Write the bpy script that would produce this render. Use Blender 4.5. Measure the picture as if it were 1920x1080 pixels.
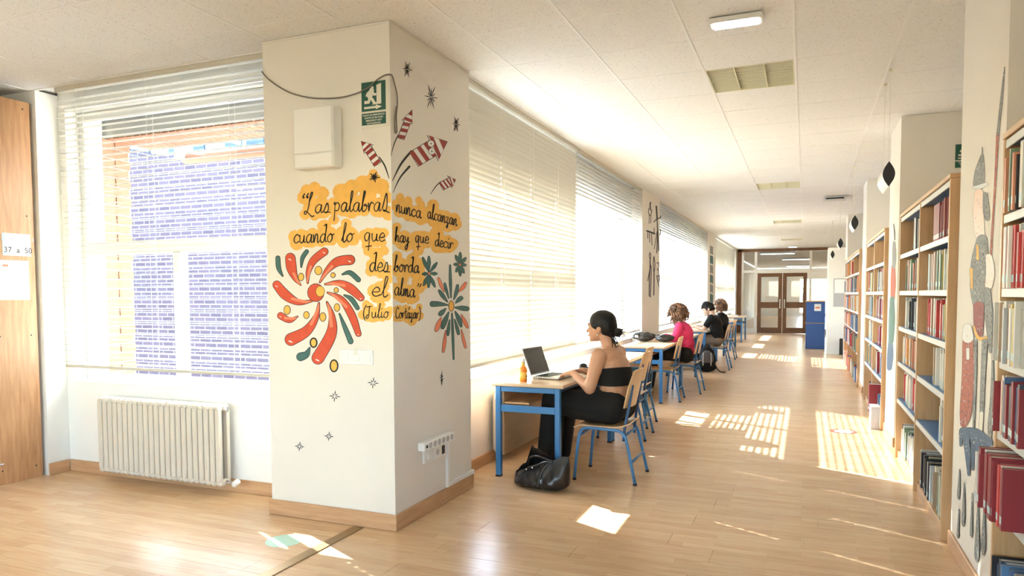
import bpy, bmesh, math, random
from mathutils import Vector, Matrix, Quaternion
random.seed(7)
for _o in list(bpy.data.objects): bpy.data.objects.remove(_o)
SC = bpy.context.scene
COL = SC.collection

# ---------------------------------------------------------------- camera
F, YAW, PITCH, ROLL, CY, CH = 1335.945, .3903, -.0519, -.004, 621.928, 1.343   # focal length in px of a 1920x1080 frame
_f = Vector((-math.sin(YAW)*math.cos(PITCH), math.cos(YAW)*math.cos(PITCH), math.sin(PITCH)))
_r = Vector((math.cos(YAW), math.sin(YAW), 0)); _u = _r.cross(_f)
CR = math.cos(ROLL)*_r + math.sin(ROLL)*_u
CU = -math.sin(ROLL)*_r + math.cos(ROLL)*_u
CF = _f
CAM = Vector((0, 0, CH))
cd = bpy.data.cameras.new('camera'); cam = bpy.data.objects.new('camera', cd); COL.objects.link(cam)
cam.matrix_world = Matrix(((CR.x, CU.x, -CF.x, 0), (CR.y, CU.y, -CF.y, 0), (CR.z, CU.z, -CF.z, CH), (0, 0, 0, 1)))
cd.sensor_width = 36; cd.lens = F*36/1920; cd.shift_y = (CY-540)/1920; cd.clip_start = .05; cd.clip_end = 300
SC.camera = cam

# ---------------------------------------------------------------- world, sun, exposure
SUN_TO = Vector((-.894*.862, .449*.862, .508)).normalized()      # towards the sun
W = bpy.data.worlds.new('sky'); SC.world = W; W.use_nodes = True
wn = W.node_tree.nodes; wl = W.node_tree.links
sky = wn.new('ShaderNodeTexSky'); sky.sky_type = 'NISHITA'; sky.sun_disc = False
sky.sun_elevation = math.asin(SUN_TO.z); sky.sun_rotation = math.atan2(SUN_TO.x, SUN_TO.y)
sky.air_density = 1.0; sky.dust_density = 1.0; sky.ozone_density = 1.0
bg = wn['Background']; bg.inputs[1].default_value = .85
wl.new(sky.outputs[0], bg.inputs[0])
sd = bpy.data.lights.new('sun', 'SUN'); sun = bpy.data.objects.new('sun', sd); COL.objects.link(sun)
sd.energy = 8; sd.angle = math.radians(.53); sd.color = (1, .985, .96)
sun.rotation_euler = (-SUN_TO).to_track_quat('-Z', 'Y').to_euler(); sun.location = SUN_TO*30
VS = SC.view_settings
VS.view_transform = 'Standard'; VS.look = 'None'; VS.exposure = 2.5; VS.gamma = 1; VS.use_curve_mapping = False

# ---------------------------------------------------------------- pixel -> place (surface known)
def ray(px, py): return CF + CR*((px-960)/F) - CU*((py-CY)/F)
def on_z(px, py, z=0.0):
    d = ray(px, py); return CAM + d*((z-CAM.z)/d.z)
def on_x(px, py, x):
    d = ray(px, py); return CAM + d*(x/d.x)
def on_y(px, py, y):
    d = ray(px, py); return CAM + d*(y/d.y)

# ---------------------------------------------------------------- materials
MATS = {}
def nodes_of(name):
    m = bpy.data.materials.new(name); m.use_nodes = True
    nt = m.node_tree; b = nt.nodes['Principled BSDF']
    MATS[name] = m
    return m, nt.nodes, nt.links, b
def setin(b, **k):
    for a, v in k.items():
        b.inputs[a.replace('_', ' ')].default_value = v
def rgb(c): return (c[0], c[1], c[2], 1)
def simple(name, c, rough=.6, metal=0, noise=0, scale=20, bump=0, bscale=None, spec=.5, coat=0, sheen=0):
    """one colour with a little procedural mottling and relief"""
    m, n, l, b = nodes_of(name)
    b.inputs['Base Color'].default_value = rgb(c); b.inputs['Roughness'].default_value = rough
    b.inputs['Metallic'].default_value = metal; b.inputs['Specular IOR Level'].default_value = spec
    if coat: b.inputs['Coat Weight'].default_value = coat; b.inputs['Coat Roughness'].default_value = .15
    if sheen: b.inputs['Sheen Weight'].default_value = sheen
    tc = n.new('ShaderNodeTexCoord')
    if noise:
        t = n.new('ShaderNodeTexNoise'); t.inputs['Scale'].default_value = scale; t.inputs['Detail'].default_value = 4
        l.new(tc.outputs['Object'], t.inputs['Vector'])
        mx = n.new('ShaderNodeMix'); mx.data_type = 'RGBA'
        mx.inputs[6].default_value = rgb([v*(1-noise) for v in c]); mx.inputs[7].default_value = rgb([min(1, v*(1+noise)) for v in c])
        l.new(t.outputs['Fac'], mx.inputs[0]); l.new(mx.outputs[2], b.inputs['Base Color'])
    if bump:
        t2 = n.new('ShaderNodeTexNoise'); t2.inputs['Scale'].default_value = bscale or scale; t2.inputs['Detail'].default_value = 5
        l.new(tc.outputs['Object'], t2.inputs['Vector'])
        bp = n.new('ShaderNodeBump'); bp.inputs['Strength'].default_value = bump; bp.inputs['Distance'].default_value = .004
        l.new(t2.outputs['Fac'], bp.inputs['Height']); l.new(bp.outputs[0], b.inputs['Normal'])
    return m
def wood(name, c1, c2, axis=2, scale=1.0, rough=.4, stretch=14):
    """straight grain along one axis"""
    m, n, l, b = nodes_of(name)
    tc = n.new('ShaderNodeTexCoord'); mp = n.new('ShaderNodeMapping')
    s = [stretch*scale]*3; s[axis] = 1.2*scale
    mp.inputs['Scale'].default_value = s
    t = n.new('ShaderNodeTexNoise'); t.inputs['Scale'].default_value = 3; t.inputs['Detail'].default_value = 8; t.inputs['Roughness'].default_value = .6
    t.inputs['Distortion'].default_value = .4
    cr = n.new('ShaderNodeValToRGB'); cr.color_ramp.elements[0].position = .3; cr.color_ramp.elements[1].position = .72
    cr.color_ramp.elements[0].color = rgb(c1); cr.color_ramp.elements[1].color = rgb(c2)
    l.new(tc.outputs['Object'], mp.inputs[0]); l.new(mp.outputs[0], t.inputs['Vector']); l.new(t.outputs['Fac'], cr.inputs[0])
    l.new(cr.outputs[0], b.inputs['Base Color']); b.inputs['Roughness'].default_value = rough
    return m
def emit(name, c, s):
    m, n, l, b = nodes_of(name)
    b.inputs['Base Color'].default_value = rgb(c); b.inputs['Emission Color'].default_value = rgb(c); b.inputs['Emission Strength'].default_value = s
    return m

def make_floor_mat():
    m, n, l, b = nodes_of('laminate')
    g = n.new('ShaderNodeNewGeometry')
    br = n.new('ShaderNodeTexBrick'); br.offset = .37; br.offset_frequency = 2
    br.inputs['Scale'].default_value = 1; br.inputs['Brick Width'].default_value = .43; br.inputs['Row Height'].default_value = .0633
    br.inputs['Mortar Size'].default_value = .0006; br.inputs['Mortar Smooth'].default_value = .3
    br.inputs['Color1'].default_value = (.66, .43, .235, 1); br.inputs['Color2'].default_value = (.74, .51, .295, 1); br.inputs['Mortar'].default_value = (.56, .35, .18, 1)
    l.new(g.outputs['Position'], br.inputs['Vector'])
    mp = n.new('ShaderNodeMapping'); mp.inputs['Scale'].default_value = (2.2, 30, 1)
    t = n.new('ShaderNodeTexNoise'); t.inputs['Scale'].default_value = 2; t.inputs['Detail'].default_value = 7
    l.new(g.outputs['Position'], mp.inputs[0]); l.new(mp.outputs[0], t.inputs['Vector'])
    mx = n.new('ShaderNodeMix'); mx.data_type = 'RGBA'; mx.blend_type = 'OVERLAY'; mx.inputs[0].default_value = .28
    l.new(br.outputs['Color'], mx.inputs[6]); l.new(t.outputs['Fac'], mx.inputs[7]); l.new(mx.outputs[2], b.inputs['Base Color'])
    b.inputs['Roughness'].default_value = .27; b.inputs['Specular IOR Level'].default_value = .5
    return m
def make_tile_mat():
    m, n, l, b = nodes_of('mineral_tile')
    g = n.new('ShaderNodeNewGeometry')
    mp = n.new('ShaderNodeMapping'); mp.inputs['Scale'].default_value = (1, 1.8, 1)
    t = n.new('ShaderNodeTexNoise'); t.inputs['Scale'].default_value = 75; t.inputs['Detail'].default_value = 2; t.inputs['Distortion'].default_value = 1.2
    l.new(g.outputs['Position'], mp.inputs[0]); l.new(mp.outputs[0], t.inputs['Vector'])
    cr = n.new('ShaderNodeValToRGB'); e = cr.color_ramp.elements
    e[0].position = .30; e[0].color = (.55, .52, .46, 1); e[1].position = .40; e[1].color = (.87, .865, .85, 1)
    l.new(t.outputs['Fac'], cr.inputs[0]); l.new(cr.outputs[0], b.inputs['Base Color'])
    bp = n.new('ShaderNodeBump'); bp.inputs['Strength'].default_value = .5; bp.inputs['Distance'].default_value = .003
    l.new(cr.outputs[0], bp.inputs['Height']); l.new(bp.outputs[0], b.inputs['Normal'])
    b.inputs['Roughness'].default_value = .9
    return m
def make_slat_mat():
    m, n, l, b = nodes_of('blind_slat')
    b.inputs['Base Color'].default_value = (.62, .585, .49, 1); b.inputs['Roughness'].default_value = .45
    tr = n.new('ShaderNodeBsdfTranslucent'); tr.inputs[0].default_value = (.86, .83, .70, 1)
    mx = n.new('ShaderNodeMixShader'); mx.inputs[0].default_value = .03
    out = n['Material Output']
    l.new(b.outputs[0], mx.inputs[1]); l.new(tr.outputs[0], mx.inputs[2]); l.new(mx.outputs[0], out.inputs[0])
    return m
def make_glass_mat():
    m, n, l, b = nodes_of('pane_glass')
    n.remove(b)
    t = n.new('ShaderNodeBsdfTransparent'); t.inputs[0].default_value = (.93, .96, .96, 1)
    g = n.new('ShaderNodeBsdfGlossy'); g.inputs['Roughness'].default_value = .02
    lw = n.new('ShaderNodeLayerWeight'); lw.inputs[0].default_value = .5
    pw = n.new('ShaderNodeMath'); pw.operation = 'POWER'; pw.inputs[1].default_value = 5; l.new(lw.outputs['Facing'], pw.inputs[0])
    fr = n.new('ShaderNodeMath'); fr.operation = 'MULTIPLY_ADD'; fr.inputs[1].default_value = .9; fr.inputs[2].default_value = .03; l.new(pw.outputs[0], fr.inputs[0])
    mx = n.new('ShaderNodeMixShader'); l.new(fr.outputs[0], mx.inputs[0]); l.new(t.outputs[0], mx.inputs[1]); l.new(g.outputs[0], mx.inputs[2])
    l.new(mx.outputs[0], n['Material Output'].inputs[0])
    return m
def make_brick_mat(name, c1, c2, mortar, sx=.25, sy=.075, ax='xz'):
    m, n, l, b = nodes_of(name)
    g = n.new('ShaderNodeNewGeometry'); sp = n.new('ShaderNodeSeparateXYZ'); cb = n.new('ShaderNodeCombineXYZ')
    l.new(g.outputs['Position'], sp.inputs[0])
    l.new(sp.outputs['X' if ax[0] == 'x' else 'Y'], cb.inputs[0]); l.new(sp.outputs['Z'], cb.inputs[1])
    br = n.new('ShaderNodeTexBrick'); br.inputs['Scale'].default_value = 1; br.inputs['Brick Width'].default_value = sx; br.inputs['Row Height'].default_value = sy
    br.inputs['Mortar Size'].default_value = .008
    br.inputs['Color1'].default_value = rgb(c1); br.inputs['Color2'].default_value = rgb(c2); br.inputs['Mortar'].default_value = rgb(mortar)
    l.new(cb.outputs[0], br.inputs['Vector']); l.new(br.outputs['Color'], b.inputs['Base Color']); b.inputs['Roughness'].default_value = .85
    return m

M = {}
M['floor'] = make_floor_mat(); M['tile'] = make_tile_mat(); M['slat'] = make_slat_mat(); M['glass'] = make_glass_mat()
M['wall'] = simple('painted_plaster', (.80, .745, .655), .75, noise=.03, scale=3, bump=.35, bscale=140)
M['wallwhite'] = simple('white_plaster', (.86, .84, .79), .75, noise=.03, scale=3, bump=.3, bscale=140)
M['tee'] = simple('white_tee', (.88, .875, .86), .5)
M['slab'] = simple('ceiling_void', (.35, .33, .3), .9)
M['base'] = wood('skirting_wood', (.50, .27, .13), (.66, .40, .21), axis=0, rough=.45)
M['basey'] = wood('skirting_wood_y', (.50, .27, .13), (.66, .40, .21), axis=1, rough=.45)
M['strip'] = simple('bronze_strip', (.33, .22, .10), .35, metal=.6)
M['beech'] = wood('beech', (.55, .32, .145), (.66, .41, .21), axis=2, rough=.45)
M['beechy'] = wood('beech_y', (.55, .32, .145), (.66, .41, .21), axis=1, rough=.4)
M['panelwood'] = wood('cupboard_wood', (.42, .20, .085), (.62, .35, .17), axis=2, rough=.4)
M['plybent'] = wood('bent_plywood', (.60, .37, .18), (.72, .48, .26), axis=2, rough=.35)
M['desktop'] = wood('desk_laminate', (.66, .46, .28), (.76, .57, .38), axis=1, rough=.3)
M['bluepaint'] = simple('blue_painted_steel', (.045, .20, .46), .35, spec=.6)
M['bluedark'] = simple('dark_blue_steel', (.03, .10, .24), .4)
M['blueshelf'] = simple('blue_shelf', (.10, .24, .50), .45)
M['shelfedge'] = simple('shelf_edge_strip', (.62, .62, .60), .45)
M['black'] = simple('black_plastic', (.012, .012, .013), .45)
M['rubber'] = simple('rubber_foot', (.02, .02, .022), .7)
M['white'] = simple('white_enamel', (.85, .83, .78), .35)
M['radiator'] = simple('radiator_enamel', (.66, .59, .49), .4)
M['alu'] = simple('white_aluminium', (.78, .78, .75), .4)
M['chrome'] = simple('chrome', (.7, .7, .7), .2, metal=1)
M['paper'] = simple('paper', (.88, .88, .87), .8)
M['papergrey'] = simple('grey_print', (.45, .45, .47), .8)
M['ink'] = simple('black_paint', (.015, .013, .012), .7)
M['green'] = simple('sign_green', (.012, .085, .055), .45)
M['signwhite'] = simple('sign_cream', (.74, .70, .58), .5)
M['orangepaint'] = simple('orange_wash', (.86, .47, .10), .8, noise=.16, scale=22)
M['red'] = simple('red_paint', (.66, .085, .035), .7, noise=.25, scale=16)
M['redlight'] = simple('light_red_paint', (.80, .23, .12), .7, noise=.15, scale=16)
M['darkred'] = simple('dark_red_paint', (.30, .035, .025), .7)
M['teal'] = simple('teal_paint', (.06, .15, .13), .7, noise=.25, scale=25)
M['yellow'] = simple('yellow_paint', (.85, .46, .08), .7, noise=.15, scale=30)
M['whitepaint'] = simple('white_paint', (.82, .80, .75), .7)
M['greypaint'] = simple('grey_wash', (.27, .275, .26), .75, noise=.6, scale=45)
M['bluewash'] = simple('blue_wash', (.09, .14, .22), .75, noise=.35, scale=22)
M['brickred'] = simple('brick_wash', (.45, .12, .07), .75, noise=.35, scale=30)
M['skin'] = simple('skin', (.62, .33, .20), .5, noise=.06, scale=14)
M['skin2'] = simple('fair_skin', (.68, .42, .30), .5, noise=.06, scale=14)
M['hairblack'] = simple('black_hair', (.009, .007, .006), .5, spec=.3, noise=.3, scale=60, bump=.6, bscale=90)
M['hairbrown'] = simple('brown_curls', (.10, .045, .02), .45, noise=.5, scale=30, bump=.6, bscale=70)
M['hairtip'] = simple('auburn_curls', (.28, .13, .055), .45, noise=.4, scale=30)
M['clothblack'] = simple('black_cloth', (.005, .005, .0055), .9, bump=.2, bscale=60)
M['pink'] = simple('pink_knit', (.72, .035, .13), .8, noise=.1, scale=12, bump=.3, bscale=120)
M['greytrousers'] = simple('taupe_cloth', (.25, .20, .16), .85, noise=.1, scale=14)
M['leather'] = simple('black_leather', (.010, .010, .011), .28, bump=.4, bscale=30, spec=.7)
M['nylon'] = simple('grey_nylon', (.10, .095, .09), .7, noise=.2, scale=40)
M['orangeplastic'] = simple('orange_plastic', (.95, .27, .03), .3)
M['amber'] = simple('amber_plastic', (.95, .55, .10), .3)
M['silver'] = simple('laptop_silver', (.62, .62, .62), .35, metal=.6)
M['screen'] = simple('dark_screen', (.035, .032, .03), .25)
M['tube'] = emit('fluorescent_tube', (1, .97, .90), 12)
M['led'] = emit('led_panel', (.88, .93, 1), 5)
M['louvre'] = simple('louvre_metal', (.78, .76, .58), .35, metal=.4)
M['doorwood'] = wood('door_wood', (.13, .052, .02), (.23, .10, .04), axis=2, rough=.4)
M['counterblue'] = simple('counter_blue', (.02, .085, .30), .45)
M['brickdark'] = make_brick_mat('dark_brick', (.045, .028, .04), (.07, .045, .06), (.20, .195, .22))
M['brickdarky'] = make_brick_mat('dark_brick_y', (.045, .028, .04), (.07, .045, .06), (.20, .195, .22), ax='yz')
M['brickpale'] = simple('pale_orange_brick', (.36, .17, .10), .85, noise=.12, scale=18)
M['mortar'] = simple('mortar', (.40, .37, .33), .9)
M['concrete'] = simple('pale_concrete', (.42, .41, .39), .9, noise=.1, scale=2)
M['render'] = simple('pale_render', (.26, .26, .28), .9, noise=.05, scale=1)
M['darkglass'] = simple('dark_window', (.06, .08, .10), .1)
M['foliage'] = simple('foliage', (.05, .10, .04), .9, noise=.5, scale=6)
M['redfloor'] = simple('red_sticker', (.70, .10, .06), .5)
M['mint'] = simple('mint_sticker', (.45, .72, .58), .5)
M['olive'] = simple('cable_sheath', (.20, .17, .13), .6)
PAL = [(.55,.05,.05),(.25,.02,.03),(.06,.07,.10),(.02,.02,.025),(.72,.70,.64),(.80,.78,.72),(.10,.22,.42),(.05,.30,.34),(.60,.46,.12),(.65,.28,.16),
       (.42,.30,.20),(.62,.60,.55),(.20,.30,.20),(.75,.55,.45),(.45,.48,.50),(.15,.10,.08),(.70,.66,.50),(.08,.14,.28),(.78,.36,.10),(.35,.10,.09)]
PNAME = ['red','dark maroon','charcoal','black','cream','off-white','blue','teal','mustard','terracotta','tan','pale grey','dark green','salmon','slate grey','dark brown','ivory','navy','orange','brick-red']
BOOKM = [simple('book_cloth_'+PNAME[i].replace(' ', '_').replace('-', '_'), c, .55, noise=.08, scale=9) for i, c in enumerate(PAL)]
M['pages'] = simple('book_pages', (.74, .69, .58), .9)
M['booktag'] = simple('call_number_tape', (.50, .66, .68), .5)

# ---------------------------------------------------------------- mesh helpers
class MB:
    def __init__(s): s.v = []; s.f = []; s.m = []
    def add(s, vs, fs, mi=0):
        o = len(s.v); s.v += [tuple(v) for v in vs]; s.f += [tuple(i+o for i in f) for f in fs]; s.m += [mi]*len(fs); return s
    def box(s, x0, x1, y0, y1, z0, z1, mi=0):
        return s.add([(x0,y0,z0),(x1,y0,z0),(x1,y1,z0),(x0,y1,z0),(x0,y0,z1),(x1,y0,z1),(x1,y1,z1),(x0,y1,z1)],
                     [(0,3,2,1),(4,5,6,7),(0,1,5,4),(1,2,6,5),(2,3,7,6),(3,0,4,7)], mi)
    def cbox(s, x0, x1, y0, y1, z0, z1, c=.004, mi=0):
        """box with chamfered edges"""
        bm = bmesh.new(); bmesh.ops.create_cube(bm, size=1)
        for v in bm.verts: v.co = Vector(((x0+x1)/2+v.co.x*(x1-x0), (y0+y1)/2+v.co.y*(y1-y0), (z0+z1)/2+v.co.z*(z1-z0)))
        bmesh.ops.bevel(bm, geom=bm.edges[:], offset=c, segments=1, affect='EDGES')
        return s.bm(bm, mi)
    def bm(s, bm, mi=0):
        bm.verts.index_update()
        s.add([v.co[:] for v in bm.verts], [[v.index for v in f.verts] for f in bm.faces], mi); bm.free(); return s
    def tube(s, pts, r, n=8, mi=0, caps=True):
        pts = [Vector(p) for p in pts]; R = r if isinstance(r, (list, tuple)) else [r]*len(pts)
        rings = []; up = None
        for i, p in enumerate(pts):
            t = (pts[min(i+1, len(pts)-1)]-pts[max(i-1, 0)]).normalized()
            if up is None:
                up = t.orthogonal().normalized()
            else:
                up = (up - t*up.dot(t)); up = up.normalized() if up.length > 1e-6 else t.orthogonal().normalized()
            w = t.cross(up)
            rings.append([p+(up*math.cos(2*math.pi*k/n)+w*math.sin(2*math.pi*k/n))*R[i] for k in range(n)])
        vs = [q for ring in rings for q in ring]; fs = []
        for i in range(len(pts)-1):
            for k in range(n):
                a = i*n+k; b = i*n+(k+1) % n; fs.append((a, b, b+n, a+n))
        if caps: fs.append(tuple(range(n-1, -1, -1))); fs.append(tuple((len(pts)-1)*n+k for k in range(n)))
        return s.add(vs, fs, mi)
    def bar(s, a, b, w, h, up=(0,0,1), mi=0):
        """rectangular bar from a to b"""
        a = Vector(a); b = Vector(b); t = (b-a).normalized(); up = Vector(up)
        if abs(t.dot(up)) > .95: up = Vector((1,0,0))
        sd = t.cross(up).normalized()*w/2; u2 = sd.cross(t).normalized()*h/2
        vs = [a-sd-u2, a+sd-u2, a+sd+u2, a-sd+u2, b-sd-u2, b+sd-u2, b+sd+u2, b-sd+u2]
        return s.add(vs, [(0,3,2,1),(4,5,6,7),(0,1,5,4),(1,2,6,5),(2,3,7,6),(3,0,4,7)], mi)
    def lathe(s, prof, c=(0,0,0), n=16, mi=0):
        c = Vector(c); vs = []; fs = []
        for r, z in prof:
            for k in range(n): vs.append(c+Vector((r*math.cos(2*math.pi*k/n), r*math.sin(2*math.pi*k/n), z)))
        for i in range(len(prof)-1):
            for k in range(n):
                a = i*n+k; b = i*n+(k+1) % n; fs.append((a, b, b+n, a+n))
        fs.append(tuple(range(n-1, -1, -1))); fs.append(tuple((len(prof)-1)*n+k for k in range(n)))
        return s.add(vs, fs, mi)
    def ell(s, c, r, rot=None, seg=12, ring=8, mi=0):
        c = Vector(c); vs = []; fs = []
        q = Quaternion(rot[0], rot[1]) if rot else None
        for i in range(ring+1):
            th = math.pi*i/ring
            for k in range(seg):
                ph = 2*math.pi*k/seg
                v = Vector((r[0]*math.sin(th)*math.cos(ph), r[1]*math.sin(th)*math.sin(ph), r[2]*math.cos(th)))
                if q: v = q @ v
                vs.append(c+v)
        for i in range(ring):
            for k in range(seg):
                a = i*seg+k; b = i*seg+(k+1) % seg; fs.append((a, a+seg, b+seg, b))
        return s.add(vs, fs, mi)
    def mesh(s, name):
        me = bpy.data.meshes.new(name); me.from_pydata(s.v, [], s.f); me.update()
        for i, p in enumerate(me.polygons): p.material_index = s.m[i]
        return me
    def build(s, name, mats, parent=None, smooth=False, loc=None):
        me = s.mesh(name)
        for mt in (mats if isinstance(mats, (list, tuple)) else [mats]): me.materials.append(M[mt] if isinstance(mt, str) else mt)
        return link(name, me, parent, smooth, loc)
def link(name, me, parent=None, smooth=False, loc=None):
    if smooth:
        for p in me.polygons: p.use_smooth = True
    o = bpy.data.objects.new(name, me); COL.objects.link(o)
    if loc is not None: o.location = loc
    if parent is not None: o.parent = parent
    return o
def tag(o, label, cat, group=None):
    o['label'] = label; o['category'] = cat
    if group: o['group'] = group
    return o
def thing(name, label, cat, loc=(0,0,0), rz=0, group=None):
    o = bpy.data.objects.new(name, None); COL.objects.link(o); o.location = loc; o.rotation_euler = (0,0,rz); o.empty_display_size = .1
    return tag(o, label, cat, group)
def struct(o): o['kind'] = 'structure'; return o
def kids(o): return [c for c in bpy.data.objects if c.parent == o]
def copy_tree(o, parent=None):
    c = o.copy(); COL.objects.link(c); c.parent = parent
    for ch in kids(o): copy_tree(ch, c)
    return c
def catmull(P, n=6):
    P = [Vector(p) for p in P]; out = []
    for i in range(len(P)-1):
        p0 = P[max(i-1, 0)]; p1 = P[i]; p2 = P[i+1]; p3 = P[min(i+2, len(P)-1)]
        for k in range(n):
            t = k/n
            out.append(.5*((2*p1)+(p2-p0)*t+(2*p0-5*p1+4*p2-p3)*t*t+(3*p1-p0-3*p2+p3)*t**3))
    out.append(P[-1]); return out
def remesh(mb, name, voxel, smooth=6, mats='skin'):
    """fuse overlapping closed primitives into one continuous surface"""
    me = mb.mesh(name+'_src'); o = bpy.data.objects.new(name+'_src', me); COL.objects.link(o)
    md = o.modifiers.new('r', 'REMESH'); md.mode = 'VOXEL'; md.voxel_size = voxel
    if smooth: sm = o.modifiers.new('s', 'SMOOTH'); sm.factor = .5; sm.iterations = smooth
    dg = bpy.context.evaluated_depsgraph_get()
    out = bpy.data.meshes.new_from_object(o.evaluated_get(dg)); out.name = name
    bpy.data.objects.remove(o); bpy.data.meshes.remove(me)
    out.materials.clear()
    for mt in (mats if isinstance(mats, (list, tuple)) else [mats]): out.materials.append(M[mt])
    for p in out.polygons: p.use_smooth = True; p.material_index = 0
    return out
def text_mesh(txt, size, mat, name, parent, mtx, align='CENTER', bold=0):
    cu = bpy.data.curves.new('t', 'FONT'); cu.body = txt; cu.size = size; cu.align_x = align; cu.resolution_u = 3; cu.offset = bold
    o = bpy.data.objects.new('t', cu); COL.objects.link(o)
    dg = bpy.context.evaluated_depsgraph_get()
    me = bpy.data.meshes.new_from_object(o.evaluated_get(dg)); bpy.data.objects.remove(o); bpy.data.curves.remove(cu)
    me.materials.clear(); me.materials.append(M[mat]); me.transform(mtx); me.name = name
    return link(name, me, parent)
# ================================================================ the setting
H = 2.853
XC, YC0, XL, YC1 = -2.138, 3.442, -3.018, 4.440      # painted corner column
XW = -2.33                                           # corridor window wall, inner face
XR = .735                                            # corridor face of the right-hand piers
YW = 3.745                                           # near window wall, inner face
YE = 25.6                                            # glazed partition
GX, GY, SX, SY = -1.8206, 3.8295, .5786, .6          # ceiling grid

# floor: slab + laminate boards where they can be told apart
fb = MB()
fb.box(-9.2, 1.6, -7.2, 1.9, -.2, 0); fb.box(-9.2, -5.25, 1.9, 3.75, -.2, 0); fb.box(-5.25, 1.6, 1.9, 3.73, -.2, -.0045)
fb.box(-2.7, 1.6, 3.73, 9.5, -.2, -.004); fb.box(-2.7, 6, 9.5, 46, -.2, 0); fb.box(-9.2, -2.7, 3.805, 4.05, -.2, 0); fb.box(-5.25, -2.7, 3.73, 3.805, -.2, -.0045); fb.box(-9.2, -5.25, 3.75, 3.805, -.2, 0)
floor = struct(fb.build('floor', 'floor'))
BW, BL = .19, 1.28
bd = MB().cbox(0, BL-.0012, 0, BW-.0012, -.004, 0, c=.0005).mesh('floor_board'); bd.materials.append(M['floor'])
row = 0; y = 1.9
while y < 9.42:
    x0, x1 = (-5.25, 1.25) if y < 3.7 else (-2.33, 1.25)
    x = x0 - ((row*.47) % 1)*BL
    while x < x1:
        a, b2 = max(x, x0), min(x+BL, x1)
        if b2-a > .05:
            if abs(b2-a-BL) < 1e-6: o = link('floor_board', bd, floor)
            else:
                o = link('floor_board', MB().cbox(0, b2-a-.0012, 0, BW-.0012, -.004, 0, c=.0005).mesh('floor_board'), floor); o.data.materials.append(M['floor'])
            o.location = (a, y, 0)
        x += BL
    y += BW; row += 1
tag(MB().cbox(-.034, .034, -3.4, 3.42, .0005, .005, c=.002).build('threshold_strip', 'strip', loc=(-2.372, 0, 0)),
    'long flat bronze threshold strip running along the laminate floor from the painted column', 'floor strip')

# ceiling: slab, mineral tiles, tee bars
cb = MB(); cb.box(-9.2, 1.6, -7.2, 4.05, 2.872, 3.1); cb.box(-2.7, 6, 4.05, 46, 2.872, 3.1)
cb.box(-9.2, 1.6, -7.2, .83, H, 2.872); cb.box(-9.2, GX-6*SX, .83, 3.58, H, 2.872)
ceiling = struct(cb.build('ceiling', ['tile']))
FIX = [(GX+2*SX, GY+2*SY+k*5.4) for k in range(4)]       # recessed light cells
full = MB().cbox(.003, SX-.003, .003, SY-.003, 0, .016, c=.002).mesh('ceiling_tile'); full.materials.append(M['tile'])
far = MB(); nt = 0
def tile(x0, x1, y0, y1):
    global nt
    if any(abs((x0+x1)/2-(fx+SX/2)) < .1 and abs((y0+y1)/2-(fy+SY/2)) < .1 for fx, fy in FIX): return
    if y0 > 21 or nt >= 298: far.box(x0+.003, x1-.003, y0+.003, y1-.003, H, H+.016); return
    if abs(x1-x0-SX) < 1e-4 and abs(y1-y0-SY) < 1e-4: o = link('ceiling_tile', full, ceiling)
    else:
        me = MB().cbox(.003, x1-x0-.003, .003, y1-y0-.003, 0, .016, c=.002).mesh('ceiling_tile'); me.materials.append(M['tile']); o = link('ceiling_tile', me, ceiling)
    o.location = (x0, y0, H); nt += 1
for j in range(-5, 37):
    y0 = GY+j*SY; y1 = min(y0+SY, YE)
    if y1-y0 < .05: continue
    if y0 < 3.5:
        for i in range(-6, -1):
            yy = min(y1, 3.575)
            tile(GX+i*SX, GX+(i+1)*SX, y0, yy)
    tile((-2.399 if y0 < 3.3 else -2.175), GX, y0, y1)
    for i in range(0, 5): tile(GX+i*SX, GX+(i+1)*SX, y0, y1)
    tile(GX+5*SX, 1.25, y0, y1)
fo = far.build('ceiling_tile', 'tile', ceiling); fo['kind'] = 'stuff'
for i in range(-6, 6):
    x = GX+i*SX; MB().box(x-.0075, x+.0075, .83, YE if i > -1 else 3.43 if i > -3 else 3.57, H-.003, H+.012).build('tee_bar', 'tee', ceiling)
for j in range(-5, 37):
    y = GY+j*SY
    if y > YE: continue
    x0 = -5.29 if y < 3.44 else -2.17
    MB().box(x0, 1.25, y-.005, y+.005, H-.0015, H+.012).build('tee_bar', 'tee', ceiling)
tb = MB().box(-2.185, -2.16, YC1, YE, H-.006, H+.012).build('edge_trim', 'tee', ceiling)
MB().box(-5.24, XL, 3.565, 3.585, H-.006, H+.012).build('edge_trim', 'tee', ceiling)

# walls
def wallbox(name, parts, mat='wall'):
    m = MB()
    for p in parts: m.box(*p)
    return struct(m.build(name, mat))
column = wallbox('wall_column', [(XL, XC, YC0, YC1, 0, H-.001)])
tr = MB().box(XL-.004, XC+.004, YC0-.004, YC1+.002, H-.014, H-.004).build('edge_trim', 'wall', column)
PIERS_L = [(10.2, 11.5), (17.6, 19.2), (25.0, YE+.3)]
wl_ = [(-2.63, XW, YC1, YE, 0, .70), (-2.63, XW, YC1, YE, 2.42, H+.02), (-2.63, XL+.0, YW+.3, YC1, 0, H+.02) if False else (-2.63, XL+.4, YC1-.02, YC1, 0, .1)]
wall_left = wallbox('wall_left', wl_[:2], 'wallwhite')
lp = []
for k, (a, b) in enumerate(PIERS_L):
    lp.append(wallbox('wall_left_pillar', [(-2.63, -2.172, a, b, .701, 2.419), (-2.329, -2.172, a, b, 0, .701), (-2.329, -2.172, a, b, 2.419, H-.002)]))
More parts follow.
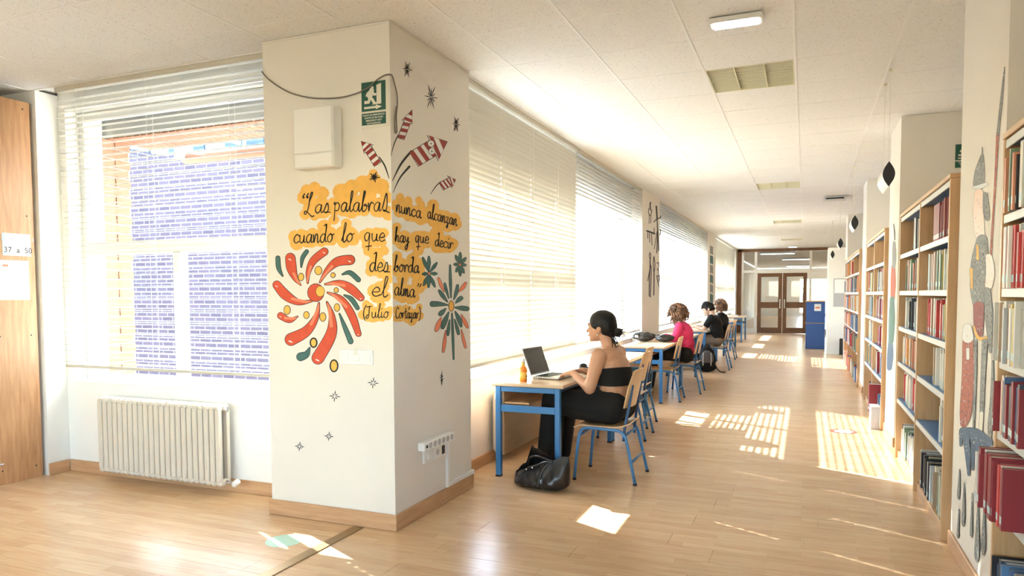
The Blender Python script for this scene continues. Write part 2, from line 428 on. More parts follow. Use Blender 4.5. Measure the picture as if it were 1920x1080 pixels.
wall_front = wallbox('wall_front', [(-5.24, XL-.001, YW, YW+.3, 0, .69), (-5.24, XL-.001, YW, YW+.3, 2.74, H+.02), (-5.24, -5.165, YW, YW+.3, .69, 2.74)], 'wallwhite')
wall_ret = wallbox('wall_return', [(-9, -5.241, 3.575, YW+.3, 0, H-.001)], 'wallwhite')
wall_far_left = wallbox('wall_far_left', [(-9.2, -9, -7, 4.04, 0, H)])
wb = [(-9, 1.25, -7.2, -7, 0, 1.1), (-9, 1.25, -7.2, -7, 2.3, H)]
for x in (-9, -6.5, -4.0, -1.5, .95): wb.append((x, x+.5, -7.2, -7, 1.1, 2.3))
wall_back = wallbox('wall_back', wb)  # openings in this unseen wall are added to let in fill daylight
wall_right = wallbox('wall_right', [(1.251, 1.5, .9, YE, 0, H+.01), (1.251, 1.5, -7.2, -1.6, 0, H+.01), (1.251, 1.5, -1.6, .9, 0, 1.45), (1.251, 1.5, -1.6, .9, 2.35, H+.01), (1.251, 1.5, -.5, -.2, 1.45, 2.35)])  # near-end openings, out of view, are added to brighten the column side
PIERS_R = [(3.43, 4.335), (6.965, 7.74), (10.63, 11.24), (15.15, 15.9)]
pr_ = [wallbox('wall_right_pier', [(XR, 1.25, a, b, 0, H-.002)]) for a, b in PIERS_R]

# skirting boards
def skirt(name, parts, mat):
    m = MB()
    for p in parts: m.cbox(*p, c=.003)
    return struct(m.build(name, mat))
skirt('baseboard_column_front', [(XL-.014, XC+.014, YC0-.014, YC0-.0005, .001, .095)], 'base')
skirt('baseboard_column_side', [(XC+.0005, XC+.014, YC0-.0003, YC1+.014, .001, .095)], 'basey')
skirt('baseboard_front', [(-5.226, XL-.001, YW-.014, YW-.0005, .001, .09)], 'base')
skirt('baseboard_return', [(-5.2395, -5.226, 3.57, YW-.0145, .001, .09)], 'basey')
skirt('baseboard_left', [(XW+.0005, XW+.014, YC1+.02, 10.19, .001, .09), (XW+.0005, XW+.014, 11.51, 17.59, .001, .09)], 'basey')
for a, b in PIERS_R[:3]:
    skirt('baseboard_right', [(XR-.014, XR-.0005, a-.014, b, .001, .085)], 'basey')
    skirt('baseboard_right', [(XR+.0005, 1.25, a-.0135, a-.0005, .001, .085)], 'base')

# ---- windows
def window(name, frame_parts, panes):
    m = MB()
    for p in frame_parts: m.cbox(*p, c=.004)
    o = struct(m.build(name, 'alu'))
    for p in panes: MB().box(*p).build('pane', 'glass', o)
    return o
def corridor_window(name, ya, yb, mull_full, mull_low):
    x0, x1 = -2.52, -2.455; fr = []
    fr += [(x0, x1, ya, yb, .705, .765), (x0, x1, ya, yb, 2.36, 2.415), (x0, x1, ya, yb, 1.585, 1.70)]
    for y in [ya+.03, yb-.03]+mull_full: fr += [(x0-.002, x1+.002, y-.03, y+.03, .706, 2.414)]
    for y in mull_low: fr += [(x0-.001, x1+.001, y-.035, y+.035, .766, 1.584)]
    ys = [ya+.06]+[v for y in mull_full for v in (y-.03, y+.03)]+[yb-.06]
    panes = []
    for a, b in zip(ys[0::2], ys[1::2]):
        panes.append((-2.489, -2.485, a, b, 1.70, 2.36))
        lows = [a]+[v for y in mull_low if a < y < b for v in (y-.035, y+.035)]+[b]
        for c, d in zip(lows[0::2], lows[1::2]): panes.append((-2.489, -2.485, c, d, .765, 1.585))
    o = window(name, fr, panes)
    MB().cbox(-2.455, XW+.02, ya, yb, .7005, .715, c=.003).build('window_sill', 'wallwhite', o)
    return o
corridor_window('window_2', 4.441, 10.199, [7.12], [5.9, 8.62])
corridor_window('window_3', 11.501, 17.599, [14.55], [13.0, 16.1])
corridor_window('window_4', 19.201, 24.999, [22.1], [20.6, 23.5])
# near window: transom rail, lower sliding sashes
fy0, fy1 = 3.855, 3.92
zt0, zt1 = on_y(300, 474, 3.86).z, on_y(300, 449, 3.86).z
xm = on_y(337, 600, 3.86).x
fr = [(-5.164, XL-.002, fy0, fy1, .691, .75), (-5.164, XL-.002, fy0, fy1, 2.68, 2.739), (-5.164, XL-.002, fy0, fy1, zt0, zt1),
      (-5.1645, -5.11, fy0-.002, fy1+.002, .692, 2.738), (XL-.06, XL-.0015, fy0-.002, fy1+.002, .692, 2.738), (xm-.035, xm+.035, fy0-.012, fy1, .751, zt0-.001),
      (xm-.5, xm-.45, 5, 5.01, 0, .01)]
window('window_1', fr[:-1], [(-5.11, XL-.06, 3.885, 3.889, zt1, 2.68), (-5.11, xm-.035, 3.885, 3.889, .75, zt0), (xm+.035, XL-.06, 3.885, 3.889, .75, zt0)])
MB().cbox(-5.163, XL-.002, YW-.012, fy0, .6905, .702, c=.003).build('window_sill', 'wallwhite', bpy.data.objects['window_1'])

# ---- venetian blinds
def slat_mesh(L, holes, tilt, w=.048):
    """curved slat along local X with routed cord slots; tilt about its long axis"""
    prof = [(-w/2, 0), (-.008, .0028), (.008, .0028), (w/2, 0)]
    xs = [-L/2]
    for h in holes: xs += [h-.004, h+.004]
    xs += [L/2]
    vs = []; fs = []
    c, s = math.cos(tilt), math.sin(tilt)
    for x in xs:
        for a, b in prof: vs.append((x, a*c-b*s, a*s+b*c))
    for i in range(len(xs)-1):
        hole = i % 2 == 1
        for k in range(3):
            if hole and k == 1: continue
            a = i*4+k; fs.append((a, a+1, a+5, a+4))
    me = bpy.data.meshes.new('slat'); me.from_pydata(vs, [], fs); me.update(); me.materials.append(M['slat'])
    for p in me.polygons: p.use_smooth = True
    return me
def blind(label, c, rz, L, z0, z1, holes, tilt, pitch=.042, group='venetian blinds'):
    """c = (x, y) middle of the blind; runs along local X"""
    t = thing('venetian_blind', label, 'blind', (c[0], c[1], z0), rz, group)
    n = int((z1-z0-.05)/pitch); me = slat_mesh(L, holes, tilt)
    for k in range(n):
        o = link('slat', me, t); o.location = (0, random.uniform(-.001, .001), .03+k*pitch); o.rotation_euler = (random.uniform(-.03, .03), random.uniform(-.0015, .0015), 0)
    MB().cbox(-L/2, L/2, -.014, .014, -.012, .008, c=.004).build('bottom_rail', 'slat', t)
    MB().cbox(-L/2, L/2, -.025, .025, z1-z0-.035, z1-z0-.001, c=.003).build('headrail', 'slat', t)
    for h in holes:
        for s in (-.026, .026):
            MB().tube([(h, s, 0), (h, s, z1-z0-.03)], .0011, 5).build('ladder_cord', 'white', t)
    MB().tube([(L/2-.06, -.035, (z1-z0)*.35), (L/2-.06, -.035, z1-z0-.03)], .0016, 5).build('pull_cord', 'white', t)
    return t
zb = .835
blind('horizontal slatted ivory venetian blind open in the near window above the radiator', (-4.035, 3.60), 0, 2.0, zb, H-.004, [-.78, -.1, .62], .04, group=None)
def cblind(label, ya, yb, holes_y, tilt, z0=.83):
    ym = (ya+yb)/2
    return blind(label, (-2.203, ym), math.pi/2, yb-ya, z0, H-.004, [h-ym for h in holes_y], tilt)
cblind('closed ivory venetian blind glowing in the sun right beside the painted column', 4.475, 7.105, [5.15, 5.8, 6.46], -1.18)
cblind('open venetian blind behind the woman with the black top', 7.135, 10.17, [7.7, 8.65, 9.6], .05)
cblind('open venetian blind just past the pillar with stick figures', 11.53, 14.53, [12.1, 13.0, 14.0], .05)
cblind('open venetian blind beside the man in the black shirt', 14.57, 17.57, [15.1, 16.0, 17.0], .08)
cblind('closed venetian blind just past the mosaic-painted pillar', 19.25, 22.08, [19.8, 21.5], -1.2)

cblind('closed venetian blind in the window closest to the glazed partition', 22.12, 24.95, [22.8, 24.3], -1.18)
# ---- glazed partition at the far end and the hall behind it
def prect(px0, py0, px1, py1, d0, d1, y=YE):
    a = on_y(px0, py1, y); b = on_y(px1, py0, y)
    return (a.x, b.x, y+d0, y+d1, a.z, b.z)
pm = MB()
xl = on_y(1384, 500, YE).x
pm.box(-2.17, on_y(1390, 550, YE).x, YE-.04, YE+.06, 0, H); pm.box(xl, 1.25, YE-.04, YE+.06, 2.76, H)
part = struct(pm.build('wall_partition', 'doorwood'))
fm = MB(); T = 2.05
xa = on_y(1389, 550, YE).x; xb = on_y(1420, 550, YE).x; xc = on_y(1467, 550, YE).x; xd = on_y(1513, 550, YE).x
fm.box(xa-.03, xa+.0095, YE-.012, YE+.05, 0, 2.755)
for x in (xa+.05, xb-.06, xd+.1, 1.18): fm.box(x-.04, x+.04, YE-.009, YE+.047, 0.001, 2.757)
fm.box(xa, 1.25, YE-.005, YE+.045, T, T+.09); fm.box(xa, xb, YE, YE+.05, 0, .16); fm.box(xd, 1.25, YE, YE+.05, 0, .16)
wf = struct(fm.build('trim_1', 'wallwhite'))
MB().box(xa, 1.25, YE+.02, YE+.026, T+.09, 2.76).build('pane', 'glass', wf); MB().box(xa+.08, xb-.1, YE+.02, YE+.026, .16, T).build('pane', 'glass', wf); MB().box(xd+.14, 1.14, YE+.02, YE+.026, .16, T).build('pane', 'glass', wf)
def gdoor(name, x0, x1):
    m = MB(); z1 = T-.02; y0, y1 = YE-.01, YE+.04
    for b in ((x0, x0+.12), (x1-.12, x1)): m.cbox(b[0], b[1], y0, y1, .01, z1, c=.004)
    for b in ((.01, .2), (.86, 1.06), (z1-.12, z1)): m.cbox(x0+.12, x1-.12, y0, y1, b[0], b[1], c=.004)
    d = struct(m.build(name, 'doorwood'))
    for b in ((.2, .86), (1.06, z1-.12)): MB().box(x0+.12, x1-.12, YE+.012, YE+.018, b[0], b[1]).build('pane', 'glass', d)
    MB().tube([(x1-.06 if x0 < xc-.2 else x0+.06, y0-.05, .85), (x1-.06 if x0 < xc-.2 else x0+.06, y0-.05, 1.15)], .015).build('door_handle', 'chrome', d)
    return d
gdoor('door_1', xb, xc-.01); gdoor('door_2', xc+.01, xd)
hall = MB(); hall.box(-2.9, -2.7, YE-.3, 46, 0, H); hall.box(4, 4.2, YE, 46, 0, H); hall.box(1.25, 4, YE, YE+.2, 0, H)
hall.box(-2.9, -.3, 46, 46.2, 0, H); hall.box(1.6, 4.2, 46, 46.2, 0, H); hall.box(-.3, 1.6, 46, 46.2, 2.2, H); hall.box(-.3, 1.6, 46, 46.2, 0, .2)
struct(hall.build('wall_hall', 'wallwhite'))
for k, (px, py, w) in enumerate(((1458, 473, 1.2), (1494, 484, 1.2), (1497, 497, 1.2), (1478, 505, 1.2))):
    p = on_z(px, py, H)
    l_ = thing('ceiling_light', ['lit strip light nearest behind the glazed partition', 'second lit strip light behind the glazed partition', 'third lit strip light behind the glazed partition', 'farthest lit strip light behind the glazed partition'][k], 'ceiling light', (p.x, p.y, H-.06), 0, 'hall ceiling lights')
    MB().cbox(-.6, .6, -.15, .15, 0, .058, c=.01).build('housing', 'white', l_); MB().box(-.57, .57, -.13, .13, -.004, -.0005).build('diffuser', 'led', l_)

# ---- outdoors
gm = MB(); gm.box(-60, -2.7, -30, 80, -3.6, -3.5); struct(gm.build('ground', 'concrete'))
bx_ = thing('brick_building', 'dark brick building with white mortar seen through the near window', 'building', (-9, 9, -3.5))
MB().box(-4.0, 1.2, .4, 4, 0, 7.3).build('wall', 'brickdark', bx_)
MB().box(-4.6, -4.0, -.9, 4, 0, 7.9).build('side_wall', 'brickdarky', bx_)
bx2 = thing('apartment_block', 'pale grey block with balconies and white railing across the courtyard', 'building', (-13, 15, -3.5))
MB().box(-12, -.5, 1.2, 6, 0, 13).build('wall', 'render', bx2)
for k in range(5): MB().box(-11.4+k*2.2, -10.0+k*2.2, 1.14, 1.19, 8.9, 10.6).build('window', 'darkglass', bx2)
MB().box(-12, -.5, .0, 1.2, 8.3, 8.5).build('balcony', 'concrete', bx2)
for k in range(11): MB().box(-11.9+k*1.1, -11.84+k*1.1, .02, .08, 8.5, 9.5).build('railing_post', 'white', bx2)
MB().box(-12, -.5, .02, .08, 9.45, 9.53).build('railing', 'white', bx2)
MB().bar((-9, .0, 11.6), (-1, .0, 8.9), .1, .1).build('stair_rail', 'white', bx2)
bx3 = thing('far_building', 'low pale building outside the corridor windows', 'building', (-32, 26, -3.5))
MB().box(-3, 2, -9, 22, 0, 6.2).build('wall', 'render', bx3)
for k in range(9): MB().box(2, 2.06, -8+k*3.3, -6.2+k*3.3, 3.6, 5.4).build('window', 'darkglass', bx3)
# brick reveal and lintel just outside the near window, laid brick by brick
rv = thing('brick_reveal', 'pale orange brick reveal and lintel right outside the near window', 'brickwork', (-5.3, 4.06, 0))
MB().box(-.35, .10, 0, .26, .0, 3.0).build('mortar_core', 'mortar', rv)
MB().box(.10, 2.25, .02, .47, 2.60, 3.0).build('mortar_core', 'mortar', rv)
bk = MB().cbox(0, .012, 0, .235, 0, .062, c=.002).mesh('brick'); bk.materials.append(M['brickpale'])
for r in range(34):
    for k in range(-1, 2):
        y0 = k*.245+(.12 if r % 2 else 0); y1 = y0+.235; a, b = max(y0, .003), min(y1, .257)
        if b-a < .03: continue
        if b-a > .23: o = link('brick', bk, rv)
        else: o = MB().cbox(0, .012, 0, b-a, 0, .062, c=.002).build('brick', 'brickpale', rv)
        o.location = (.1005, a, .06+r*.075)
bs = MB().cbox(0, .062, 0, .43, -.012, 0, c=.002).mesh('brick'); bs.materials.append(M['brickpale'])
for k in range(28):
    o = link('brick', bs, rv); o.location = (.125+k*.075, .03, 2.5995)
aw = thing('awning_roll', 'rolled orange awning tube under the brick lintel outside the near window', 'awning', (-4.1, 4.66, 2.52))
MB().tube([(-.85, 0, 0), (1.0, 0, 0)], .045, 14).build('roll', 'brickpale', aw, smooth=True)
for x in (-.82, .97): MB().cbox(x-.015, x+.015, -.128, .05, -.02, .10, c=.003).build('bracket', 'alu', aw)
# ================================================================ ceiling fittings
for k, (fx, fy) in enumerate(FIX):
    t = thing('ceiling_light', ['recessed square louvre light nearest the camera, above the emergency lamp', 'recessed louvre light in the corridor ceiling, second from the camera', 'recessed louvre light in the corridor ceiling, third from the camera', 'recessed louvre light nearest the glazed doors'][k], 'ceiling light', (fx+SX/2, fy+SY/2, H), 0, 'recessed corridor lights')
    a, b = SX/2-.004, SY/2-.004
    m = MB(); m.box(-a, a, -b, -b+.012, -.002, .075); m.box(-a, a, b-.012, b, -.002, .075); m.box(-a, -a+.012, -b+.012, b-.012, -.002, .075); m.box(a-.012, a, -b+.012, b-.012, -.002, .075); m.box(-a, a, -b, b, .075, .08)
    m.build('housing', 'louvre', t)
    for i in range(3):
        x = -a+a*2*(i+.5)/3
        MB().tube([(x, -b+.03, .05), (x, b-.03, .05)], .013, 10).build('fluorescent_tube', 'tube', t, smooth=True)
    for i in range(1, 3): MB().box(-a+a*2*i/3-.003, -a+a*2*i/3+.003, -b+.012, b-.012, 0, .022).build('louvre_rail', 'louvre', t)
    for i in range(1, 9):
        y = -b+b*2*i/9; MB().box(-a+.012, a-.012, y-.001, y+.001, .002, .020).build('louvre_blade', 'louvre', t)
    if k == 0: proto_light = t
for k, (x, y) in enumerate(((-4.2, .2), (-1.6, .2), (-4.2, -2.8), (-1.6, -2.8), (-6.8, .2), (-6.8, -2.8))):     # unseen copies added behind the camera to brighten the near side of the column
    c = copy_tree(proto_light); c.location = (x, y, H-.081); c['group'] = 'added fill lights behind the camera'
    c['label'] = ['front left', 'front right', 'middle left', 'middle right', 'front far left', 'middle far left'][k]+' unseen louvre light, added as fill behind the camera'
def emergency(label, x, y, rz=0):
    t = thing('emergency_light', label, 'emergency light', (x, y, H-.004), rz, 'emergency lamps')
    MB().cbox(-.14, .14, -.06, .06, -.03, 0, c=.006).build('housing', 'white', t); MB().cbox(-.115, .115, -.042, .042, -.036, -.0305, c=.002).build('diffuser', 'led', t)
emergency('small lit white emergency lamp on the ceiling in front of the nearest louvre light', -.375, 4.15)
emergency('small lit emergency lamp on the ceiling close to the glazed partition', -.40, 24.5)
t = thing('ceiling_sensor', 'flat grey box mounted under the corridor ceiling near the right-hand piers', 'sensor', (.40, 12.33, H-.004))
MB().cbox(-.16, .16, -.15, .15, -.05, 0, c=.008).build('housing', 'shelfedge', t); MB().cbox(-.13, .13, -.151, -.1505+.02, -.045, -.02, c=.002).build('grille', 'black', t)
# hanging lens-shaped signs
for k in range(4):
    y0 = 5.48+3.6*k
    t = thing('hanging_sign', ['curved white aisle sign with black end hanging nearest the camera', 'curved white aisle sign with black end, second from the camera', 'hanging aisle sign above the third bookcase, third from the camera', 'hanging aisle sign nearest the white partition'][k], 'sign', (.51, y0, 2.065), 0, 'hanging aisle signs')
    n = 10; L = .40; hh = .17; w = .038
    pts = [(w*math.sin(math.pi*i/n), hh*i/n) for i in range(n+1)]
    for s, nm in ((-1, 'left_panel'), (1, 'right_panel')):
        vs = []; fs = []
        for x, z in pts: vs += [(s*x, 0, z), (s*x, L, z)]
        for i in range(n): fs.append((2*i, 2*i+1, 2*i+3, 2*i+2))
        MB().add(vs, fs).build('face_panel', 'white' if k < 2 else 'black' if s > 0 else 'white', t, smooth=True)
    for yy in (-.002, L+.001):
        ol = [(-x, z) for x, z in pts]+[(x, z) for x, z in reversed(pts[1:-1])]
        MB().add([(x, yy, z) for x, z in ol]+[(x, yy+.001, z) for x, z in ol], [tuple(range(len(ol))), tuple(range(2*len(ol)-1, len(ol)-1, -1))]).build('end_cap', 'black', t)
    for yy in (.02, L-.02): MB().tube([(0, yy, hh-.002), (0, yy, H-.004-2.065)], .0009, 5).build('wire', 'louvre', t)
    for yy in (.02, L-.02): MB().cbox(-.012, .012, yy-.012, yy+.012, H-.018-2.065, H-.004-2.065, c=.003).build('wire_clip', 'louvre', t)

# ================================================================ bookcases and books
LV = [.055, .49, .79, 1.075, 1.36, 1.65]      # top of each shelf board; case top 1.975
ZT = 1.975
def bookcase(label, ya, yb, x0=.70, dep=.30, bays=2, dark_end=False, end_mat='beech'):
    t = thing('bookcase', label, 'bookcase', (x0, ya, 0), 0, 'beech bookcases along the right wall'); Lc = yb-ya
    for k in range(bays+1):
        y = (Lc-.025)*k/bays
        MB().cbox(0, dep, y, y+.025, 0, ZT-.0255, c=.002).build('side_panel', 'beech', t)
    MB().cbox(-.003, dep, -.002, Lc+.002, ZT-.025, ZT, c=.002).build('top_panel', 'beechy', t)
    MB().box(dep-.012, dep-.004, .026, Lc-.026, .06, ZT-.03).build('back_panel', 'beech', t)
    for k in range(bays):
        y0 = (Lc-.025)*k/bays+.0255; y1 = (Lc-.025)*(k+1)/bays-.0005
        MB().cbox(.02, dep-.013, y0, y1, .0, LV[0], c=.002).build('plinth', 'beechy', t)
        for z in LV[1:]+[ZT-.03]:
            s = MB().cbox(.012, dep-.014, y0, y1, z-.022, z, c=.002).build('shelf', 'blueshelf', t)
            MB().cbox(.004, .0115, y0, y1, z-.034, z, c=.0015).build('label_strip', 'shelfedge', s)
    return t
def book_mesh(th, h, d):
    """spine towards -x, thickness along +y, cover boards, page block and a call-number tape"""
    m = MB(); c = .0022
    m.box(0, d, 0, c, 0, h, 0); m.box(0, d, th-c, th, 0, h, 0); m.box(0, c, c, th-c, 0, h, 0)
    m.box(c, d-.004, c, th-c, .003, h-.003, 1)
    m.add([(-.0004, .001, .022), (-.0004, th-.001, .022), (-.0004, th-.001, .05), (-.0004, .001, .05)], [(0, 3, 2, 1)], 2)
    return m
SIZES = [(.014, .20, .14), (.02, .21, .15), (.026, .225, .16), (.034, .235, .17), (.042, .24, .18), (.018, .235, .165), (.03, .205, .15), (.011, .23, .17)]
BM = []
for s in SIZES:
    me = book_mesh(*s).mesh('book'); me.materials.append(BOOKM[0]); me.materials.append(M['pages']); me.materials.append(M['booktag']); BM.append(me)
REST = MB(); NB = [0]
ORD = ['bottom', 'second', 'third', 'fourth', 'fifth', 'top']
PLACES = []
def put_book(si, ci, x, y, z, lean, label, group, single):
    th, h, d = SIZES[si]
    if single and NB[0] < 300:
        o = bpy.data.objects.new('book', BM[si]); COL.objects.link(o); o.location = (x, y, z)
        o.material_slots[0].link = 'OBJECT'; o.material_slots[0].material = BOOKM[ci]
        if lean: o.rotation_euler = (lean, 0, 0)
        tag(o, label, 'book', group); NB[0] += 1
    else:
        m = book_mesh(th, h, d)
        idx = [ci if k == 0 else 20+k-1 for k in m.m]
        REST.add([(a+x, b+y, c+z) for a, b, c in m.v], m.f); REST.m[-len(m.f):] = idx
def fill(case, ya, yb, level, place, single, pal=None, frac=1.0, x0=.70, start=0, proud=(.0, .03), rnd=None, near_first=True):
    """a row of books on one shelf of one bay, from the near end"""
    R = rnd or random.Random(int(ya*100)+level*7)
    z = LV[level]; zmax = (LV[level+1] if level < 5 else ZT)-z-.05
    y = ya+.006+start; n = 0
    end = ya+(yb-ya)*frac
    while True:
        si = R.choice([i for i, q in enumerate(SIZES) if q[1] <= zmax]); th, h, d = SIZES[si]
        if y+th > end-.006: break
        ci = (R.choice(pal) if pal else R.randrange(len(PAL)))
        n += 1
        nth = {1: '1st', 2: '2nd', 3: '3rd'}.get(n if n < 20 else n % 10 if n % 10 in (1, 2, 3) else 0, '') or '%dth' % n
        if n in (21, 22, 23): nth = {21: '21st', 22: '22nd', 23: '23rd'}[n]
        if n > 23 and n % 10 in (1, 2, 3): nth = '%d%s' % (n, ('st', 'nd', 'rd')[n % 10-1])
        put_book(si, ci, x0+R.uniform(*proud)+.012, y, z+.0005, 0, '%s book, %s from near end, %s shelf, %s' % (PNAME[ci], nth, ORD[level], place), 'books in '+place, single)
        y += th+R.choice([.0004, .0004, .001, .003])
CASES = [('beech bookcase cut off by the right edge of the photo', 1.2, 3.405, 2, .72),
         ('tall beech bookcase with books between the painted pier and the next pier', 4.40, 6.56, 2, .70),
         ('beech bookcase with half-empty upper shelves behind the second pier', 7.78, 9.98, 2, .70),
         ('long beech bookcase farthest down the right side', 11.28, 15.08, 3, .70)]
for lab, a, b, n, x0 in CASES: bookcase(lab, a, b, x0=x0, bays=n)
# nearest case: only its far metre is in view
RED = [0, 1, 1, 19, 4, 1]; DK = [2, 3, 17, 6, 5]
nb_y = 2.98
fill(0, nb_y, 3.377, 5, 'bookcase at photo edge', True, [12, 9, 3, 4, 2], x0=.72, proud=(-.03, .02))
fill(0, nb_y, 3.377, 4, 'bookcase at photo edge', True, [11, 0, 0, 4, 5], x0=.72, proud=(-.03, .0))
fill(0, nb_y, 3.377, 3, 'bookcase at photo edge', True, [11, 8, 5, 14, 10], x0=.72, proud=(-.05, -.02))
fill(0, nb_y, 3.377, 2, 'bookcase at photo edge', True, [17, 2, 1, 1, 13], x0=.72, proud=(-.03, .0))
fill(0, nb_y, 3.377, 1, 'bookcase at photo edge', True, [1, 1, 19, 0, 1, 5], x0=.72, proud=(-.085, -.06))
fill(0, nb_y, 3.377, 0, 'bookcase at photo edge', True, [2, 3, 17, 6, 11], x0=.72, proud=(-.02, .02))
ya, yb = 4.4255, 5.467
P1 = 'near bay past painted pier'
for lv, fr_, pal in ((0, .97, [16, 11, 3, 12, 4, 10, 14]), (1, .35, [16, 11, 4, 2]), (2, .62, [10, 17, 4, 5, 14, 8]), (3, .8, [10, 4, 5, 13, 11, 8, 0]), (4, .93, [8, 7, 4, 13, 12, 14, 6, 4]), (5, .45, [1, 1, 19, 1])):
    fill(1, ya, yb, lv, P1, True, pal, fr_, proud=(.01, .05))
P2 = 'far bay past painted pier'
for lv, fr_, pal in ((0, .97, [4, 11, 12, 14, 5, 2]), (1, .9, [4, 5, 0, 13, 11, 16]), (2, .93, [13, 4, 18, 10, 5, 9]), (3, .9, [3, 4, 2, 14, 5, 11]), (4, .96, [13, 9, 5, 8, 16, 12, 15]), (5, .5, [4, 5, 3, 2])):
    fill(1, yb+.026, 6.534, lv, P2, True, pal, fr_, proud=(.01, .05))
for bay in range(2):
    y0 = 7.8055+bay*1.0875
    for lv, fr_ in ((0, .6), (1, .85), (2, .7), (3, .9), (4, .8)):
        fill(2, y0, y0+1.06, lv, 'x', False, None if bay else [4, 6, 2, 11, 10, 0, 1], fr_, proud=(.0, .05))
for bay in range(3):
    y0 = 11.3055+bay*1.2585
    for lv, fr_ in ((0, .7), (1, .9), (2, .85), (3, .9), (4, .85), (5, .4 if bay else 0)):
        if fr_: fill(3, y0, y0+1.23, lv, 'x', False, [0, 0, 9, 18, 4, 5, 2, 6, 13] if bay else None, fr_, proud=(-.04, .03))
rest = REST.build('books', [*BOOKM, M['pages'], M['booktag']]); tag(rest, 'rows of mixed books filling the shelves of the two farther bookcases', 'books'); rest['kind'] = 'stuff'
# outsize volumes
def volume(label, ci, x, y, z, th, h, d):
    m = book_mesh(th, h, d); o = m.build('book', [BOOKM[ci], M['pages'], M['paper']]); o.location = (x, y, z); tag(o, label, 'book')
volume('thick maroon volume with white label lying alone on the top shelf near end', 1, .735, 4.95, LV[5]+.0005, .20, .235, .20)
volume('dark red folder at floor level in the second bookcase', 1, .66, 8.60, LV[0]+.0005, .10, .30, .26)
t = thing('book_box', 'white box file on the floor beside the second pier', 'box', (.615, 7.80, 0))
MB().cbox(0, .08, 0, .16, 0, .22, c=.004).build('carton', 'papergrey', t); MB().cbox(-.002, .082, -.002, .162, .2205, .232, c=.003).build('lid', 'paper', t)

# white partition cupboard and blue counter
t = thing('partition_cupboard', 'tall white cupboard end standing behind the farthest bookcase', 'cupboard', (.452, 17.2, 0))
MB().cbox(0, .795, 0, .6, .0, 2.35, c=.006).build('body', 'wallwhite', t); MB().cbox(.0, .795, -.003, .0, .0, .05, c=.001).build('plinth', 'white', t)
t2 = thing('wall_poster', 'grey printed poster on the white cupboard end', 'poster', (.70, 17.193, 1.05))
MB().cbox(-.13, .16, -.004, 0, 0, .62, c=.001).build('sheet', 'papergrey', t2); MB().box(-.11, .14, -.0055, -.0042, .30, .60).build('print', 'paper', t2)
t = thing('floor_post', 'slim black box standing on the floor in front of the white cupboard', 'box', (.74, 17.1, 0))
MB().cbox(-.035, .035, -.03, .03, 0, .36, c=.006).build('body', 'black', t); MB().cbox(-.04, .04, -.035, .035, 0, .012, c=.003).build('foot', 'black', t)
t = thing('service_counter', 'bright blue service counter with a wooden rim near the glazed doors', 'counter', (.02, 18.7, 0))
MB().cbox(0, .43, 0, .9, 0, .62, c=.006).build('lower_panel', 'counterblue', t); MB().cbox(-.004, .434, -.004, .904, .6205, .632, c=.002).build('seam_rail', 'beech', t)
MB().cbox(0, .43, 0, .9, .6325, 1.14, c=.006).build('upper_panel', 'counterblue', t); MB().cbox(-.02, .43, -.02, .92, 1.1405, 1.165, c=.004).build('countertop', 'beech', t)
t2 = thing('paper_notice', 'white paper notice with red print on the blue counter', 'notice', (.28, 18.692, .92))
MB().cbox(-.075, .075, -.003, 0, 0, .17, c=.001).build('sheet', 'paper', t2); MB().box(-.05, .05, -.0042, -.0032, .06, .10).build('print', 'redlight', t2)

# ================================================================ tall cupboard end at the left edge
t = thing('bookcase', 'tall dark wood bookcase end with shelf number sign at the left edge', 'bookcase', (-5.27, 2.6, 0))
MB().cbox(-.02, 0, 0, .95, .0, 2.755, c=.002).build('end_panel', 'panelwood', t); MB().cbox(-.9, -.021, .03, .95, 0, 2.75, c=.003).build('carcass', 'panelwood', t)
for y, z in ((.9, .09), (.66, .10), (.9, 1.06), (.68, 1.06), (.9, 1.93), (.9, 2.70)):
    MB().ell((.0005, y, z), (.002, .006, .006), seg=8, ring=5).build('screw_hole', 'black', t)
MB().cbox(.001, .02, .60, .66, .15, .157, c=.002).build('bracket', 'chrome', t)
def on_left(px, py): return on_x(px, py, -5.2695)
a = on_left(58, 481); b = on_left(3, 436)
t = thing('paper_sign', 'white shelf number sign reading ESTANTERIAS 37 a 50', 'sign', (-5.2695, b.y, a.z))
w_ = a.y-b.y; h_ = b.z-a.z
MB().cbox(0, .002, 0, w_, 0, h_, c=.0005).build('sheet', 'paper', t)
MB().box(.0021, .0026, 0, w_*.09, 0, h_).build('blue_edge', 'booktag', t)
def ymat(x, y, z): return Matrix.Translation((x, y, z)) @ Matrix(((0, 0, 1, 0), (1, 0, 0, 0), (0, 1, 0, 0), (0, 0, 0, 1)))
text_mesh('ESTANTERIAS', h_*.24, 'papergrey', 'lettering', t, ymat(.003, w_*.54, h_*.67))
text_mesh('37  a  50', h_*.36, 'ink', 'lettering', t, ymat(.003, w_*.54, h_*.14))
a = on_left(56, 562); b = on_left(-6, 487)
t = thing('paper_notice', 'white printed notice sheet under the shelf number sign', 'notice', (-5.2695, b.y, a.z))
w_ = a.y-b.y; h_ = b.z-a.z
MB().cbox(0, .002, 0, w_, 0, h_, c=.0005).build('sheet', 'paper', t)
MB().box(.0021, .0026, w_*.16, w_*.34, h_*.84, h_*.89).build('logo', 'redlight', t)
for k in range(10): MB().box(.0021, .0024, w_*.18, w_*(.55+.2*((k*7) % 5)/5), h_*(.76-.066*k), h_*(.772-.066*k)).build('text_line', 'shelfedge', t)

